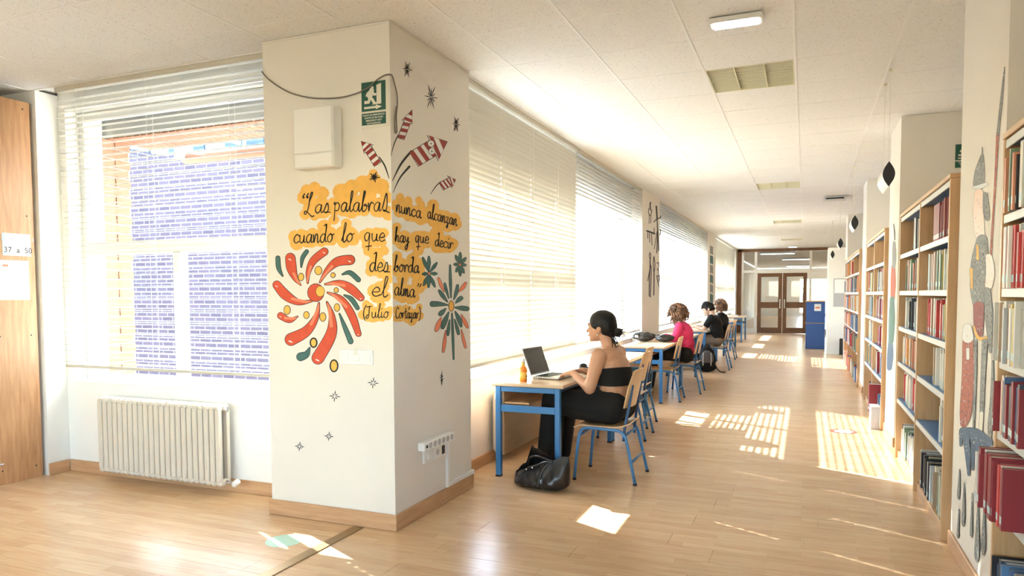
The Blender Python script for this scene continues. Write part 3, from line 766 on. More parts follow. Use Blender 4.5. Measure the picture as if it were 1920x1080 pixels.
# ================================================================ radiators
def radiator(label, x0, y0, n, z0, z1, rz=0, depth=.10, pitch=.0505):
    t = thing('radiator', label, 'radiator', (x0, y0, 0), rz)
    m = MB()
    for s in (0, depth-.028):
        m.cbox(.004, pitch-.004, s, s+.028, z0+.03, z1-.03, c=.006)
    m.cbox(.001, pitch-.001, .0, depth, z1-.045, z1, c=.014); m.cbox(.001, pitch-.001, 0, depth, z0, z0+.045, c=.014)
    me = m.mesh('radiator_section'); me.materials.append(M['radiator'])
    for k in range(n):
        o = link('radiator_section', me, t); o.location = (k*pitch, 0, 0)
    L = n*pitch
    MB().tube([(L+.001, depth/2, z0+.025), (L+.05, depth/2, z0+.025)], .013, 10).build('pipe', 'chrome', t)
    MB().lathe([(.018, 0), (.022, .01), (.02, .05), (.012, .055)], (0, 0, 0), 12).build('valve', 'white', t, smooth=True, loc=(L+.06, depth/2, z0+.01)).rotation_euler = (0, .9, 0)
    MB().tube([(L, depth/2, z1-.03), (L+.014, depth/2, z1-.03)], .022, 14).build('end_plug', 'chrome', t, smooth=True)
    MB().tube([(-.045, depth/2, z1-.03), (-.001, depth/2, z1-.03)], [.012, .016], 10).build('bleed_valve', 'white', t, smooth=True)
    return t
radiator('cream column radiator on the wall under the near window', -4.745, 3.60, 23, .065, .615)
r2 = radiator('long cream radiator under the corridor window behind the first tables', -2.19, 5.15, 44, .09, .56, rz=math.pi/2, depth=.10)

# ================================================================ fittings on the column
a = on_y(571, 322, YC0); b = on_y(641, 203, YC0)
t = thing('junction_box', 'white plastic wall box high on the front of the painted column', 'electrical box', (a.x, YC0, a.z))
w_ = b.x-a.x; h_ = b.z-a.z
MB().cbox(0, w_, -.085, -.0005, 0, h_, c=.006).build('body', 'white', t); MB().cbox(.002, w_-.004, -.094, -.0855, h_*.245, h_-.003, c=.004).build('cover', 'white', t)
MB().cbox(.002, w_-.004, -.092, -.0855, .004, h_*.235, c=.004).build('lower_cover', 'white', t)
pts = [on_y(px, py, YC0-.012) for px, py in ((491, 134), (505, 150), (540, 172), (580, 183), (625, 184), (660, 178), (690, 165), (705, 151), (717, 143))]
pts += [Vector((XC-.01, YC0-.016, pts[-1].z+.004)), Vector((XC+.012, YC0+.0, pts[-1].z+.002))]+[on_x(px, py, XC+.012) for px, py in ((739, 155), (744, 175), (745, 195), (743, 220), (744, 246), (741, 247), (740, 225), (743, 200))]
tag(MB().tube(catmull(pts, 5), .0042, 8).build('cable', 'olive', smooth=True), 'sagging grey-brown cable draped across the top of the painted column', 'cable')
def exit_sign(label, loc, rz, w=.17, h=.255):
    t = thing('exit_sign', label, 'sign', loc, rz, 'green emergency exit signs')
    MB().cbox(0, w*1.1, -.003, -.0003, -.012, h+.006, c=.0006).build('backing', 'signwhite', t)
    def rc(x0, x1, z0, z1, mat, nm, d=.0036): MB().box(x0*w, x1*w, -d-.0006, -d, z0*h, z1*h).build(nm, mat, t)
    rc(.03, .97, .33, .985, 'green', 'pictogram_field'); rc(.03, .97, .02, .285, 'green', 'text_field')
    dd = [.0046]
    def nxt(): dd[0] += .00025; return dd[0]
    def pl(pts, nm='running_figure'): d = nxt(); MB().add([(x*w, -d, z*h) for x, z in pts], [tuple(range(len(pts)))]).build(nm, 'signwhite', t)
    def st(pts, wd, nm='running_figure'):
        m = MB()
        for (xa, za), (xb, zb) in zip(pts, pts[1:]):
            A = Vector((xa*w, 0, za*h)); B = Vector((xb*w, 0, zb*h)); d = (B-A).normalized(); nrm = Vector((-d.z, 0, d.x))*wd/2
            A = A-d*wd*.2; B = B+d*wd*.2
            d_ = nxt(); m.add([(q.x, -d_, q.z) for q in (A-nrm, B-nrm, B+nrm, A+nrm)], [(0, 1, 2, 3)])
        m.build(nm, 'signwhite', t)
    pl([(.62, .90), (.80, .93), (.80, .47), (.42, .47), (.62, .52)], 'door_shape')
    pl([(.46+.055*math.cos(a*.6283), .845+.038*math.sin(a*.6283)) for a in range(10)], 'figure_head')
    st([(.44, .80), (.36, .64)], .030); st([(.44, .79), (.52, .69), (.60, .69)], .013); st([(.40, .79), (.27, .72), (.24, .67)], .013)
    st([(.37, .65), (.46, .58), (.55, .49)], .017); st([(.36, .64), (.33, .53), (.17, .53)], .017)
    pl([(.14, .43), (.60, .43), (.60, .46), (.84, .405), (.60, .35), (.60, .38), (.14, .38)], 'arrow')
    for k, s in enumerate(('SALIDA DE EMERGENCIA', 'SORTIE DE SECOURS', 'EMERGENCY EXIT', 'NOTAUSGANG')):
        text_mesh(s, h*.053, 'signwhite', 'lettering', t, Matrix.Translation((w*.5, -.0047, h*(.222-.062*k))) @ Matrix.Rotation(math.pi/2, 4, 'X'), bold=.0003)
    return t
a = on_y(678, 238, YC0)
exit_sign('green emergency exit sign with running figure on the painted column', (a.x, YC0, a.z), 0, w=.168, h=.245)
a = on_y(1789, 316, PIERS_R[1][0])
exit_sign('green emergency exit sign half hidden above the bookcase', (a.x, PIERS_R[1][0], a.z), 0, w=.17, h=.20)
a = on_y(638, 682, YC0); b = on_y(700, 656, YC0)
t = thing('light_switch', 'white triple light switch on the front of the painted column', 'switch', (a.x, YC0, a.z))
w_ = b.x-a.x; h_ = .084
MB().cbox(0, w_, -.009, -.0004, 0, h_, c=.002).build('frame', 'white', t)
for k in range(3): MB().cbox(w_*(k+.5)/3-.024, w_*(k+.5)/3+.024, -.0125, -.0092, .018, .066, c=.0015).build('rocker', 'white', t)
MB().box(w_*.46, w_*.54, -.0135, -.0128, .055, .095).build('tape', 'signwhite', t)
X1 = XC
t = thing('power_strip', 'white six-way power strip fixed low on the side of the painted column', 'power strip', (X1, 3.70, .405))
MB().cbox(.0004, .048, 0, .395, 0, .052, c=.004).build('body', 'white', t)
for k in range(6): MB().tube([(.0482, .075+k*.056, .026), (.0495, .075+k*.056, .026)], .019, 14).build('outlet', 'papergrey', t)
MB().cbox(.0482, .052, .018, .038, .018, .036, c=.002).build('rocker_switch', 'black', t)
t = thing('wall_socket', 'white double socket plate just under the power strip', 'socket', (X1, 3.88, .315))
MB().cbox(.0004, .014, 0, .16, 0, .084, c=.003).build('frame', 'white', t)
MB().tube([(.0142, .045, .042), (.0155, .045, .042)], .02, 14).build('outlet', 'papergrey', t); MB().cbox(.0142, .0155, .10, .14, .015, .07, c=.001).build('dark_module', 'black', t)
t = thing('wall_socket', 'white data socket plate under the left end of the power strip', 'socket', (X1, 3.755, .315))
MB().cbox(.0004, .014, 0, .11, 0, .084, c=.003).build('frame', 'white', t); MB().cbox(.0142, .024, .035, .085, .02, .06, c=.004).build('module', 'white', t)
t = thing('cable_trunking', 'white cable trunking running down and along the skirting of the painted column', 'trunking', (X1, 4.055, .097))
MB().cbox(.0004, .018, 0, .028, 0, .307, c=.002).build('vertical_run', 'white', t); MB().cbox(.0004, .018, .0285, .40, 0, .028, c=.002).build('skirting_run', 'white', t)

# ================================================================ school tables and chairs
def table(label, y0, L=1.53, first=None):
    t = thing('school_table', label, 'table', (-1.85, y0, 0), 0, 'blue-framed school tables')
    x0, x1, zt = -.28, .28, .70
    MB().cbox(x0, x1, 0, L, zt-.026, zt, c=.006).build('tabletop', 'desktop', t)
    for x in (-.23, .23):
        for y in (.03, L-.03):
            g = MB().cbox(x-.02, x+.02, y-.02, y+.02, .012, zt-.0265, c=.004).build('leg', 'bluepaint', t)
            MB().cbox(x-.022, x+.022, y-.022, y+.022, 0, .0125, c=.003).build('rubber_foot', 'rubber', g)
    for y in (.03, L-.03):
        MB().cbox(-.209, .209, y-.012, y+.012, zt-.066, zt-.027, c=.003).build('end_rail', 'bluepaint', t)
        MB().cbox(-.209, .209, y-.012, y+.012, .485, .535, c=.003).build('lower_rail', 'bluepaint', t)
    MB().cbox(.218, .242, .051, L-.051, zt-.060, zt-.027, c=.003).build('side_rail', 'bluedark', t)
    MB().cbox(-.215, -.198, .052, L-.052, .155, .655, c=.002).build('modesty_panel', 'beechy', t)
    MB().cbox(-.195, .0, .055, L-.055, .54, .552, c=.002).build('book_tray', 'beechy', t)
    return t
table('nearest blue-framed table with the laptop on it', 4.765)
table('second blue-framed table from the camera, behind the first', 6.31)
table('blue-framed table with the black bags on it', 8.70)
table('blue-framed table in front of the woman in pink, beyond the bags', 10.245)
table('blue-framed table where the man in black writes', 12.75)
table('blue-framed table standing beyond the man in black', 17.4, 1.4)
table('farthest blue-framed table near the glazed partition', 20.6, 1.4)
def make_chair(label, x, y, rz=0):
    t = thing('school_chair', label, 'chair', (x, y, 0), rz, 'blue-framed school chairs')
    # seat: shallow bent plywood
    vs = []; fs = []; nx, ny = 8, 6; th = .010
    for lay in (0, 1):
        for i in range(nx+1):
            u = i/nx; xx = -.235+u*.40
            zz = .402+(-.022*(1-u/.12)**2 if u < .12 else 0)+(.02*((u-.75)/.25)**2 if u > .75 else 0)-.006*math.sin(math.pi*u)
            for j in range(ny+1):
                v = j/ny*2-1; wd = .20*(1-.08*(1-u))
                vs.append((xx, v*wd, zz+.005*v*v-lay*th))
    k = (nx+1)*(ny+1)
    for i in range(nx):
        for j in range(ny):
            a = i*(ny+1)+j; fs.append((a, a+ny+1, a+ny+2, a+1)); fs.append((k+a, k+a+1, k+a+ny+2, k+a+ny+1))
    for i in range(nx):
        for j in (0, ny): a = i*(ny+1)+j; fs.append((a, a+ny+1, k+a+ny+1, k+a) if j else (a, k+a, k+a+ny+1, a+ny+1))
    for j in range(ny):
        for i in (0, nx): a = i*(ny+1)+j; fs.append((a, a+1, k+a+1, k+a) if i == 0 else (a, k+a, k+a+1, a+1))
    MB().add(vs, fs).build('seat', 'plybent', t, smooth=False)
    # backrest: curved panel, top corners rounded
    vs = []; fs = []; ny, nz = 10, 6
    for lay in (0, 1):
        for j in range(nz+1):
            w = j/nz
            for i in range(ny+1):
                v = i/ny*2-1
                half = .185*(1 if w < .45 else 1-.42*((w-.45)/.55)**2)*(1 if w > .1 else .95)
                z = .535+w*.275-.012*abs(v)**3*w
                vs.append((.128+.06*w+.034*(1-v*v)+lay*.009, v*half, z))
    k = (ny+1)*(nz+1)
    for j in range(nz):
        for i in range(ny):
            a = j*(ny+1)+i; fs.append((a, a+1, a+ny+2, a+ny+1)); fs.append((k+a, k+a+ny+1, k+a+ny+2, k+a+1))
    for i in range(ny):
        for j in (0, nz): a = j*(ny+1)+i; fs.append((a, k+a, k+a+1, a+1) if j == 0 else (a, a+1, k+a+1, k+a))
    for j in range(nz):
        for i in (0, ny): a = j*(ny+1)+i; fs.append((a, a+ny+1, k+a+ny+1, k+a) if i == 0 else (a, k+a, k+a+ny+1, a+ny+1))
    MB().add(vs, fs).build('backrest', 'plybent', t)
    for s in (-1, 1):
        y_ = s*.192
        pts = catmull([(-.222, s*.208, .012), (-.200, s*.20, .25), (-.185, y_, .345), (-.155, y_, .377), (-.10, y_, .383), (.06, y_, .379), (.115, y_, .368), (.145, y_, .335), (.165, s*.196, .27), (.222, s*.212, .012)], 4)
        MB().tube(pts, .0115, 8).build('side_frame', 'bluepaint', t, smooth=True)
        MB().tube(catmull([(.130, s*.170, .30), (.142, s*.165, .42), (.166, s*.145, .56), (.186, s*.135, .70)], 4), .0105, 8).build('back_upright', 'bluedark', t, smooth=True)
        for xx in (-.222, .222): MB().tube([(xx, s*(.208 if xx < 0 else .212), 0), (xx, s*(.208 if xx < 0 else .212), .016)], .0135, 10).build('rubber_foot', 'rubber', t)
    MB().tube([(.191, -.205, .155), (.191, .205, .155)], .009, 8).build('stretcher', 'bluepaint', t, smooth=True)
    MB().tube([(-.19, -.195, .325), (-.19, .195, .325)], .009, 8).build('stretcher', 'bluepaint', t, smooth=True)
    MB().tube([(.135, -.19, .335), (.135, .19, .335)], .009, 8).build('stretcher', 'bluepaint', t, smooth=True)
    return t
ch0 = make_chair('blue-framed plywood chair on which the woman with the black top sits', -1.308, 5.107)
def chair(label, x, y, rz=0):
    c = copy_tree(ch0); c.location = (x, y, 0); c.rotation_euler = (0, 0, rz); c['label'] = label
chair('empty plywood chair tucked in just behind the seated woman in black', -1.56, 6.63, .02)
chair('empty plywood chair at the far end of the second table', -1.655, 7.25, -.03)
chair('empty plywood chair pulled out beside the table with the black bags', -1.645, 9.12, .03)
chair('plywood chair holding the woman in the pink jacket', -1.50, 9.95, 0)
chair('plywood chair on which the man in black sits', -1.44, 13.2, 0)
# ================================================================ paint on the walls
class Plane:
    """a painted wall face: pixel of the photograph -> point on that face, lifted by a paint film"""
    def __init__(s, kind, c, parent): s.k = kind; s.c = c; s.p = parent
    def at(s, px, py, d):
        if s.k == 'y': q = on_y(px, py, s.c); return Vector((q.x, s.c-d, q.z))
        q = on_x(px, py, s.c); sg = 1 if s.c < 0 else -1
        return Vector((s.c+sg*d, q.y, q.z))
FRONT = Plane('y', YC0, column); SIDE = Plane('x', XC, column)
def ribbon2(pts, hw, n=6, caps=True):
    """outline-free variable-width stroke in pixel space -> (verts2d, faces)"""
    P = catmull([(a, b, 0) for a, b in pts], n)
    Wd = [w.x for w in catmull([(w, 0, 0) for w in (hw if isinstance(hw, (list, tuple)) else [hw]*len(pts))], n)]
    vs = []; fs = []
    for i, p in enumerate(P):
        t = (P[min(i+1, len(P)-1)]-P[max(i-1, 0)]); t = t.normalized() if t.length > 1e-9 else Vector((1, 0, 0))
        nn = Vector((-t.y, t.x, 0))*max(.05, Wd[i]); vs += [(p+nn)[:2], (p-nn)[:2]]
    for i in range(len(P)-1): fs.append((2*i, 2*i+1, 2*i+3, 2*i+2))
    if caps:
        for idx, nx_ in ((0, 1), (len(P)-1, len(P)-2)):
            o = len(vs); r = max(.05, Wd[idx]); t = (P[idx]-P[nx_]); a0 = math.atan2(t.y, t.x)
            vs += [(P[idx].x+r*math.cos(a0+(k-4)*math.pi/8), P[idx].y+r*math.sin(a0+(k-4)*math.pi/8)) for k in range(9)]; fs.append(tuple(range(o, o+9)))
    return vs, fs
def disc2(x, y, rx, ry, n=14): return [(x+rx*math.cos(2*math.pi*k/n), y+ry*math.sin(2*math.pi*k/n)) for k in range(n)], [tuple(range(n))]
class Paint:
    def __init__(s, plane, name, parent=None): s.pl = plane; s.root = parent or plane.p; s.name = name; s.mb = {}
    def put(s, vf, mat, d):
        key = (mat, d); m = s.mb.setdefault(key, MB()); m.add([s.pl.at(x, y, d) for x, y in vf[0]], vf[1])
    def done(s, names=None):
        for (mat, d), m in s.mb.items(): m.build(s.name if not names else names.get(mat, s.name), mat, s.root)
def petal(plane, pts, hw, fill, name, ow=1.1, root=None, hi=False):
    p = Paint(plane, name, root); p.put(ribbon2(pts, [w+ow for w in hw]), 'ink', .0005); p.put(ribbon2(pts, hw), fill, .001)
    if hi: x, y = pts[-1]; p.put(ribbon2([(x-hw[-1]*.3, y+hw[-1]*.25), (x+hw[-1]*.15, y+hw[-1]*.45)], [hw[-1]*.1, hw[-1]*.1]), 'whitepaint', .0014)
    p.done()
def dot(plane, x, y, rx, ry, fill, name, ow=1.2):
    p = Paint(plane, name); p.put(disc2(x, y, rx+ow, ry+ow), 'ink', .0005); p.put(disc2(x, y, rx, ry), fill, .001); p.done()
# --- big pinwheel firework on the front
Z = lambda X, Y: (500+X/4.155, 450+Y/4.155)
def zp(L): return [Z(*q) for q in L]
k_ = 1/4.155
for pts, hw in (([(265,350),(225,300),(195,220),(185,140)], [3,18,36,36]), ([(320,335),(325,250),(365,160),(450,90)], [4,16,26,28]), ([(415,330),(470,240),(550,170),(650,155)], [4,18,32,36]),
                ([(455,345),(560,335),(650,375),(735,450)], [4,20,32,24]), ([(475,410),(580,460),(660,580),(715,730)], [4,20,28,20]), ([(470,485),(510,600),(500,740),(400,920)], [5,22,40,46]),
                ([(408,490),(385,600),(310,710),(190,775)], [4,20,36,46]), ([(350,475),(250,485),(150,430),(80,350)], [6,20,35,30]), ([(240,597),(180,625),(110,590)], [3,18,24])):
    petal(FRONT, zp(pts), [w*k_ for w in hw], 'red', 'painted_petal', hi=True)
    p = Paint(FRONT, 'painted_petal_shade'); q = zp(pts); mid = [q[0]]+[((a[0]+b[0])/2, (a[1]+b[1])/2) for a, b in zip(q, q[1:])][:2]
    p.put(ribbon2(mid, [.4]+[hw[1]*k_*.55]*(len(mid)-1)), 'redlight', .0013); p.done()
for pts, hw in (([(125,280),(95,220),(88,140)], [3,15,15]), ([(270,210),(280,140),(312,90)], [3,13,13]), ([(590,268),(650,255),(715,310)], [3,15,16]), ([(605,430),(660,460),(708,530)], [3,15,13]),
                ([(568,575),(610,680),(655,790)], [3,14,18]), ([(335,840),(310,890),(265,910)], [3,22,30])):
    petal(FRONT, zp(pts), [w*k_ for w in hw], 'teal', 'painted_leaf')
for x, y, a, b in ((268,288,20,28),(403,238,26,31),(517,274,16,17),(542,391,15,18),(548,526,20,28),(438,600,22,32),(310,585,20,26),(160,545,23,33)):
    dot(FRONT, *Z(x, y), a*k_, b*k_, 'yellow', 'painted_dot')
for x, y, a, b in ((366,800,20,30),(525,980,24,40)): dot(FRONT, *Z(x, y), a*k_, b*k_, 'yellow', 'painted_dot', ow=2.8)
dot(FRONT, *Z(383,410), 62*k_, 68*k_, 'red', 'painted_hub')
p = Paint(FRONT, 'painted_hub_spot'); p.put(disc2(*Z(418, 400), 36*k_, 44*k_), 'ink', .0013); p.put(disc2(*Z(418, 400), 33*k_, 41*k_), 'yellow', .0016); p.done()
# --- green firework and flowers on the side
Z5 = lambda X, Y: (770+X/4.5, 450+Y/4.5)
g5 = 1/4.5
for L, mat in (([([(340,485),(335,350),(332,215)],[4,11,6]), ([(365,500),(385,440),(395,385)],[4,14,10]), ([(380,530),(405,505),(425,490)],[4,16,16]), ([(375,570),(430,575),(475,580)],[4,18,18]),
                 ([(375,605),(405,665),(425,725)],[4,18,10]), ([(370,670),(390,740),(402,790)],[3,12,10]), ([(348,620),(355,800),(362,1005)],[5,9,5]), ([(328,675),(318,750),(314,800)],[3,12,8]),
                 ([(320,610),(290,680),(270,735)],[4,20,15]), ([(295,580),(265,610),(250,625)],[4,18,16]), ([(310,548),(240,540),(185,540)],[4,18,22]), ([(308,520),(270,470),(242,430)],[4,16,10]), ([(320,490),(300,420),(288,370)],[3,10,8])], 'teal'),
               ([([(280,435),(255,380),(235,325)],[3,11,8]), ([(405,437),(440,400),(463,365)],[3,15,10]), ([(257,655),(235,710),(215,760)],[3,19,13]), ([(295,765),(285,860),(274,940)],[3,13,9]),
                 ([(427,760),(445,840),(462,905)],[3,11,8]), ([(427,630),(455,690),(478,735)],[3,15,9])], 'redlight')):
    for pts, hw in L: petal(SIDE, [Z5(*q) for q in pts], [w*g5 for w in hw], mat, 'painted_petal', ow=.7)
dot(SIDE, *Z5(342,557), 20*g5, 42*g5, 'yellow', 'painted_hub')
for (cx_, cy_), tips in (((155,282), [(100,145),(153,135),(222,190),(222,285),(205,398),(150,402),(108,385),(100,288)]), ((415,208), [(378,130),(418,105),(465,150),(465,212),(450,278),(418,303),(382,268),(365,205)])):
    for tx, ty in tips:
        petal(SIDE, [Z5(cx_+(tx-cx_)*.12, cy_+(ty-cy_)*.12), Z5(cx_+(tx-cx_)*.6, cy_+(ty-cy_)*.6), Z5(cx_+(tx-cx_)*.95, cy_+(ty-cy_)*.95)], [.5, 14*g5, 7*g5], 'teal', 'painted_petal', ow=.6)
    dot(SIDE, *Z5(cx_, cy_), 10*g5, 12*g5, 'redlight', 'painted_hub', .7)
# --- sparks
def spark(plane, x, y, r, n=8, w=.9, ry=None, gap=.25):
    p = Paint(plane, 'painted_spark')
    for k in range(n):
        a = 2*math.pi*k/n+.1; q = 1 if k % 2 == 0 else .65
        c, s = math.cos(a)*q*r, math.sin(a)*q*(ry or r)
        p.put(ribbon2([(x+c*gap, y+s*gap), (x+c*.6, y+s*.6), (x+c, y+s)], [w*.5, w, .15], 3, False), 'ink', .0017)
    p.done()
for x, y, r in ((700, 718, 11), (628, 743, 11), (617, 818, 9), (562, 837, 9)): spark(FRONT, x, y, r)
spark(FRONT, 702, 332, 11, 10, 1.2, gap=0)
for x, y, r, ry in ((763, 130, 9, 17), (808, 182, 13, 25), (855, 233, 8, 16)): spark(SIDE, x, y, r, 12, .8, ry, .1)
spark(SIDE, 828, 709, 4, 8, .7, 14, .1)
# --- rockets
Z7 = lambda X, Y: (670+X/5.4, 180+Y/5.4)
def rocket(plane, a, b, hw, tip, hh, trails, eyes=()):
    p = Paint(plane, 'painted_rocket'); a = Vector(Z7(*a)); b = Vector(Z7(*b)); tip = Vector(Z7(*tip)); hw /= 5.4; hh /= 5.4
    d = (b-a).normalized(); nn = Vector((-d.y, d.x))
    def quad(u0, u1, h, e=0, sk=.0):
        A = a+(b-a)*u0; B = a+(b-a)*u1; s_ = d*sk
        return [tuple(A-nn*h-d*e-s_), tuple(B-nn*h+d*e-s_), tuple(B+nn*h+d*e+s_), tuple(A+nn*h-d*e+s_)], [(0, 1, 2, 3)]
    p.put(quad(0, 1, hw+1.1, 1), 'ink', .0005); p.put(quad(0, 1, hw), 'whitepaint', .001)
    for u in (.0, .38, .74): p.put(quad(u, u+.2, hw, 0, 1.0), 'darkred', .0014)
    dt = (tip-b).normalized(); nt = Vector((-dt.y, dt.x))
    def tri(s_, e): return [tuple(b-nt*(hh+e)-dt*e), tuple(tip+dt*e*1.5), tuple(b+nt*(hh+e)-dt*e)], [(0, 1, 2)]
    p.put(tri(1, 1.1), 'ink', .0006); p.put(tri(1, 0), 'whitepaint', .0012)
    for u0, u1 in ((.05, .3), (.58, 1.0)):
        A = b+(tip-b)*u0; B = b+(tip-b)*u1; h0 = hh*(1-u0); h1 = hh*(1-u1)
        p.put(([tuple(A-nt*h0), tuple(B-nt*h1), tuple(B+nt*h1), tuple(A+nt*h0)], [(0, 1, 2, 3)]), 'darkred', .0016)
    for tr_, w in trails: p.put(ribbon2([Z7(*q) for q in tr_], w), 'ink', .0009)
    for x, y, r in eyes:
        x, y = Z7(x, y); r /= 5.4; p.put(disc2(x, y, r+.7, r+.7), 'ink', .0018); p.put(disc2(x, y, r, r), 'whitepaint', .0021); p.put(disc2(x, y, r*.2, r*.25, 8), 'ink', .0024)
    p.done()
rocket(FRONT, (205,690), (112,535), 38, (42,462), 62, [([(225,620),(280,710),(322,835)], [1, 1.4, .6])])
rocket(SIDE, (440,430), (505,260), 32, (552,145), 52, [([(410,400),(370,490),(338,605)], [1, .9, .4])])
rocket(SIDE, (575,640), (765,525), 82, (905,465), 140, [([(545,560),(440,690),(355,858)], [2, 2, .6]), ([(525,715),(430,830),(360,978)], [2.2, 1.4, .4])], ((743,482,32), (752,560,32)))
rocket(SIDE, (850,915), (938,868), 40, (990,850), 66, [([(840,870),(790,920),(740,995)], [1, .9, .4])])
# --- handwriting, one stroke list per letter (x-height 1)
G = {
'a': (1.05, [[(.85,.85),(.5,1),(.12,.7),(.05,.3),(.3,.0),(.62,.2),(.85,.95),(.78,.25),(.92,0),(1.1,.2)]]),
'b': (.95, [[(0,.2),(.3,1.2),(.5,2.05),(.35,2.2),(.2,1.2),(.18,.15),(.45,0),(.78,.35),(.68,.8),(.4,.65),(.95,.6)]]),
'c': (.85, [[(.8,.8),(.5,1),(.12,.7),(.05,.3),(.35,0),(.85,.2)]]),
'd': (1.05, [[(.8,.85),(.5,1),(.12,.7),(.05,.3),(.3,0),(.62,.2),(.85,1.2),(.92,2.1),(.6,1.95)],[(.92,2.1),(.84,1.0),(.84,.2),(1.05,.1)]]),
'e': (.85, [[(.08,.45),(.7,.55),(.66,.9),(.4,1),(.08,.6),(.1,.2),(.4,0),(.85,.2)]]),
'h': (.95, [[(0,.3),(.2,1.2),(.38,2.1),(.2,2.05),(.12,1.0),(.1,0),(.35,.8),(.65,.9),(.7,.1),(.92,.1)]]),
'i': (.5, [[(.1,.9),(.14,.15),(.3,0),(.5,.2)],[(.14,1.4),(.16,1.5)]]),
'l': (.6, [[(0,.2),(.35,1.3),(.5,2.1),(.32,2.2),(.2,1.2),(.2,.15),(.4,0),(.62,.25)]]),
'm': (1.2, [[(0,.9),(.1,0),(.28,.9),(.45,.8),(.45,0),(.65,.9),(.84,.8),(.85,.1),(1.02,0),(1.2,.2)]]),
'n': (.95, [[(0,.9),(.1,0),(.33,.9),(.6,.9),(.65,.1),(.8,0),(.95,.2)]]),
'o': (.95, [[(.5,1),(.12,.7),(.05,.3),(.35,0),(.72,.3),(.72,.8),(.5,1),(.7,.8),(1.0,.95)]]),
'p': (.95, [[(0,.85),(.15,.95),(.12,-1.0)],[(.14,.7),(.45,1.0),(.8,.7),(.6,.15),(.14,.15)]]),
'q': (1.0, [[(.75,.9),(.4,1),(.05,.6),(.22,.05),(.55,.15),(.75,.95),(.68,-1.1)],[(.3,-.65),(1.05,-.55)]]),
'r': (.75, [[(0,.9),(.12,0),(.2,.6),(.45,1.0),(.75,.8)]]),
's': (.85, [[(0,.1),(.42,1.1),(.62,.4),(.42,0),(.12,.05),(.9,.0)]]),
'S': (.95, [[(.1,.3),(.55,1.9),(.7,1.6),(.75,.5),(.5,0),(.25,.15),(1.1,-.15)]]),
't': (.7, [[(.3,1.7),(.25,.2),(.42,0),(.7,.2)],[(0,1.1),(.65,1.15)]]),
'u': (.95, [[(0,.9),(.08,.2),(.33,0),(.62,.3),(.68,.9),(.7,.15),(.95,.1)]]),
'y': (.9, [[(0,.9),(.15,.3),(.45,.25),(.68,.9),(.6,-.5),(.32,-1.0),(.1,-.7),(.4,-.3),(.9,.2)]]),
'z': (.85, [[(0,.85),(.62,.9),(.15,.1),(.5,.15),(.55,-.4),(.3,-.7),(.25,-.4),(.85,.15)]]),
'L': (1.3, [[(.55,1.3),(.95,2.3),(.8,2.45),(.62,1.8),(.5,.7),(.25,.0),(0,.0),(.1,.3),(.5,.1),(1.0,-.35),(1.3,-.3)]]),
'J': (1.0, [[(.05,1.7),(.9,1.8)],[(.55,1.8),(.5,.5),(.3,-.1),(0,.1),(.3,.5)]]),
'C': (1.1, [[(1.0,1.6),(.6,1.9),(.15,1.3),(.1,.5),(.5,0),(1.05,.3)]]),
'(': (.5, [[(.5,2.0),(.12,1.3),(.08,.4),(.4,-.4)]]), ')': (.5, [[(0,2.0),(.4,1.3),(.45,.4),(.1,-.4)]]),
'"': (.9, [[(.3,2.3),(.1,1.95),(.2,1.7),(.25,1.85)],[(.75,2.3),(.55,1.95),(.65,1.7),(.7,1.85)]]),
}
G["'"] = (.9, [[(.35,2.2),(.3,1.95),(.1,1.7)],[(.8,2.2),(.75,1.95),(.55,1.7)],[(.3,2.2),(.36,2.1)],[(.75,2.2),(.81,2.1)]])
G['A'] = (G['a'][0], G['a'][1]+[[(.5,1.5),(.75,1.9)]])
HALO = {}
def halo_done():
    # one dabbed wash per face: cells of a fine grid that lie inside any dab
    for pl, ds in HALO.items():
        c = 1.3; cells = set()
        for x, y, rx, ry in ds:
            for i in range(int((x-rx)/c), int((x+rx)/c)+1):
                for j in range(int((y-ry)/c), int((y+ry)/c)+1):
                    if ((i+.5)*c-x)**2/rx**2+((j+.5)*c-y)**2/ry**2 <= 1: cells.add((i, j))
        idx = {}; vs = []; fs = []
        def vi(i, j):
            if (i, j) not in idx: idx[(i, j)] = len(vs); vs.append(pl.at(i*c, j*c, .0004))
            return idx[(i, j)]
        for i, j in cells:
            q0, q1 = pl.at(i*c, j*c, 0), pl.at((i+1)*c, j*c, 0)
            if (pl.k == 'y' and q1.x > XC) or (pl.k == 'x' and q0.y < YC0): continue
            fs.append((vi(i, j), vi(i+1, j), vi(i+1, j+1), vi(i, j+1)))
        MB().add(vs, fs).build('painted_halo', 'orangepaint', pl.p)
def write(plane, word, x0, y0, x1, y1, xh, w=1.0, halo=11, slant=.1):
    p = Paint(plane, 'painted_lettering')
    tot = sum(G[c][0] for c in word); ux = (x1-x0)/tot; uy = (y1-y0)/tot; cur = 0; R = random.Random(word)
    for c in word:
        wd, st = G[c]
        for s_ in st:
            pts = []
            for a, b in s_:
                a2 = cur+a*.92+b*slant*.6
                pts.append((x0+a2*ux, y0+a2*uy-b*xh))
            p.put(ribbon2(pts, [w*R.uniform(.75, 1.25) for _ in pts], 5), 'ink', .0022)
            if halo:
                for a in pts[::2]:
                    r = halo*R.uniform(.75, 1.2); HALO.setdefault(plane, []).append((a[0]+R.uniform(-2, 2), a[1]+R.uniform(-2, 2), r, r*R.uniform(.85, 1.1)))
        cur += wd
    p.done()
write(FRONT, '"', 565, 396, 580, 395, 14, 1.3)
write(FRONT, 'Las', 571, 401, 620, 398, 16)
write(FRONT, 'palabraS', 626, 397, 729, 396, 17)
write(FRONT, 'cuando', 551, 456, 626, 454, 16)
write(FRONT, 'lo', 641, 454, 664, 453, 16)
write(FRONT, 'que', 683, 452, 723, 453, 16)
write(FRONT, 'des', 693, 509, 731, 510, 17)
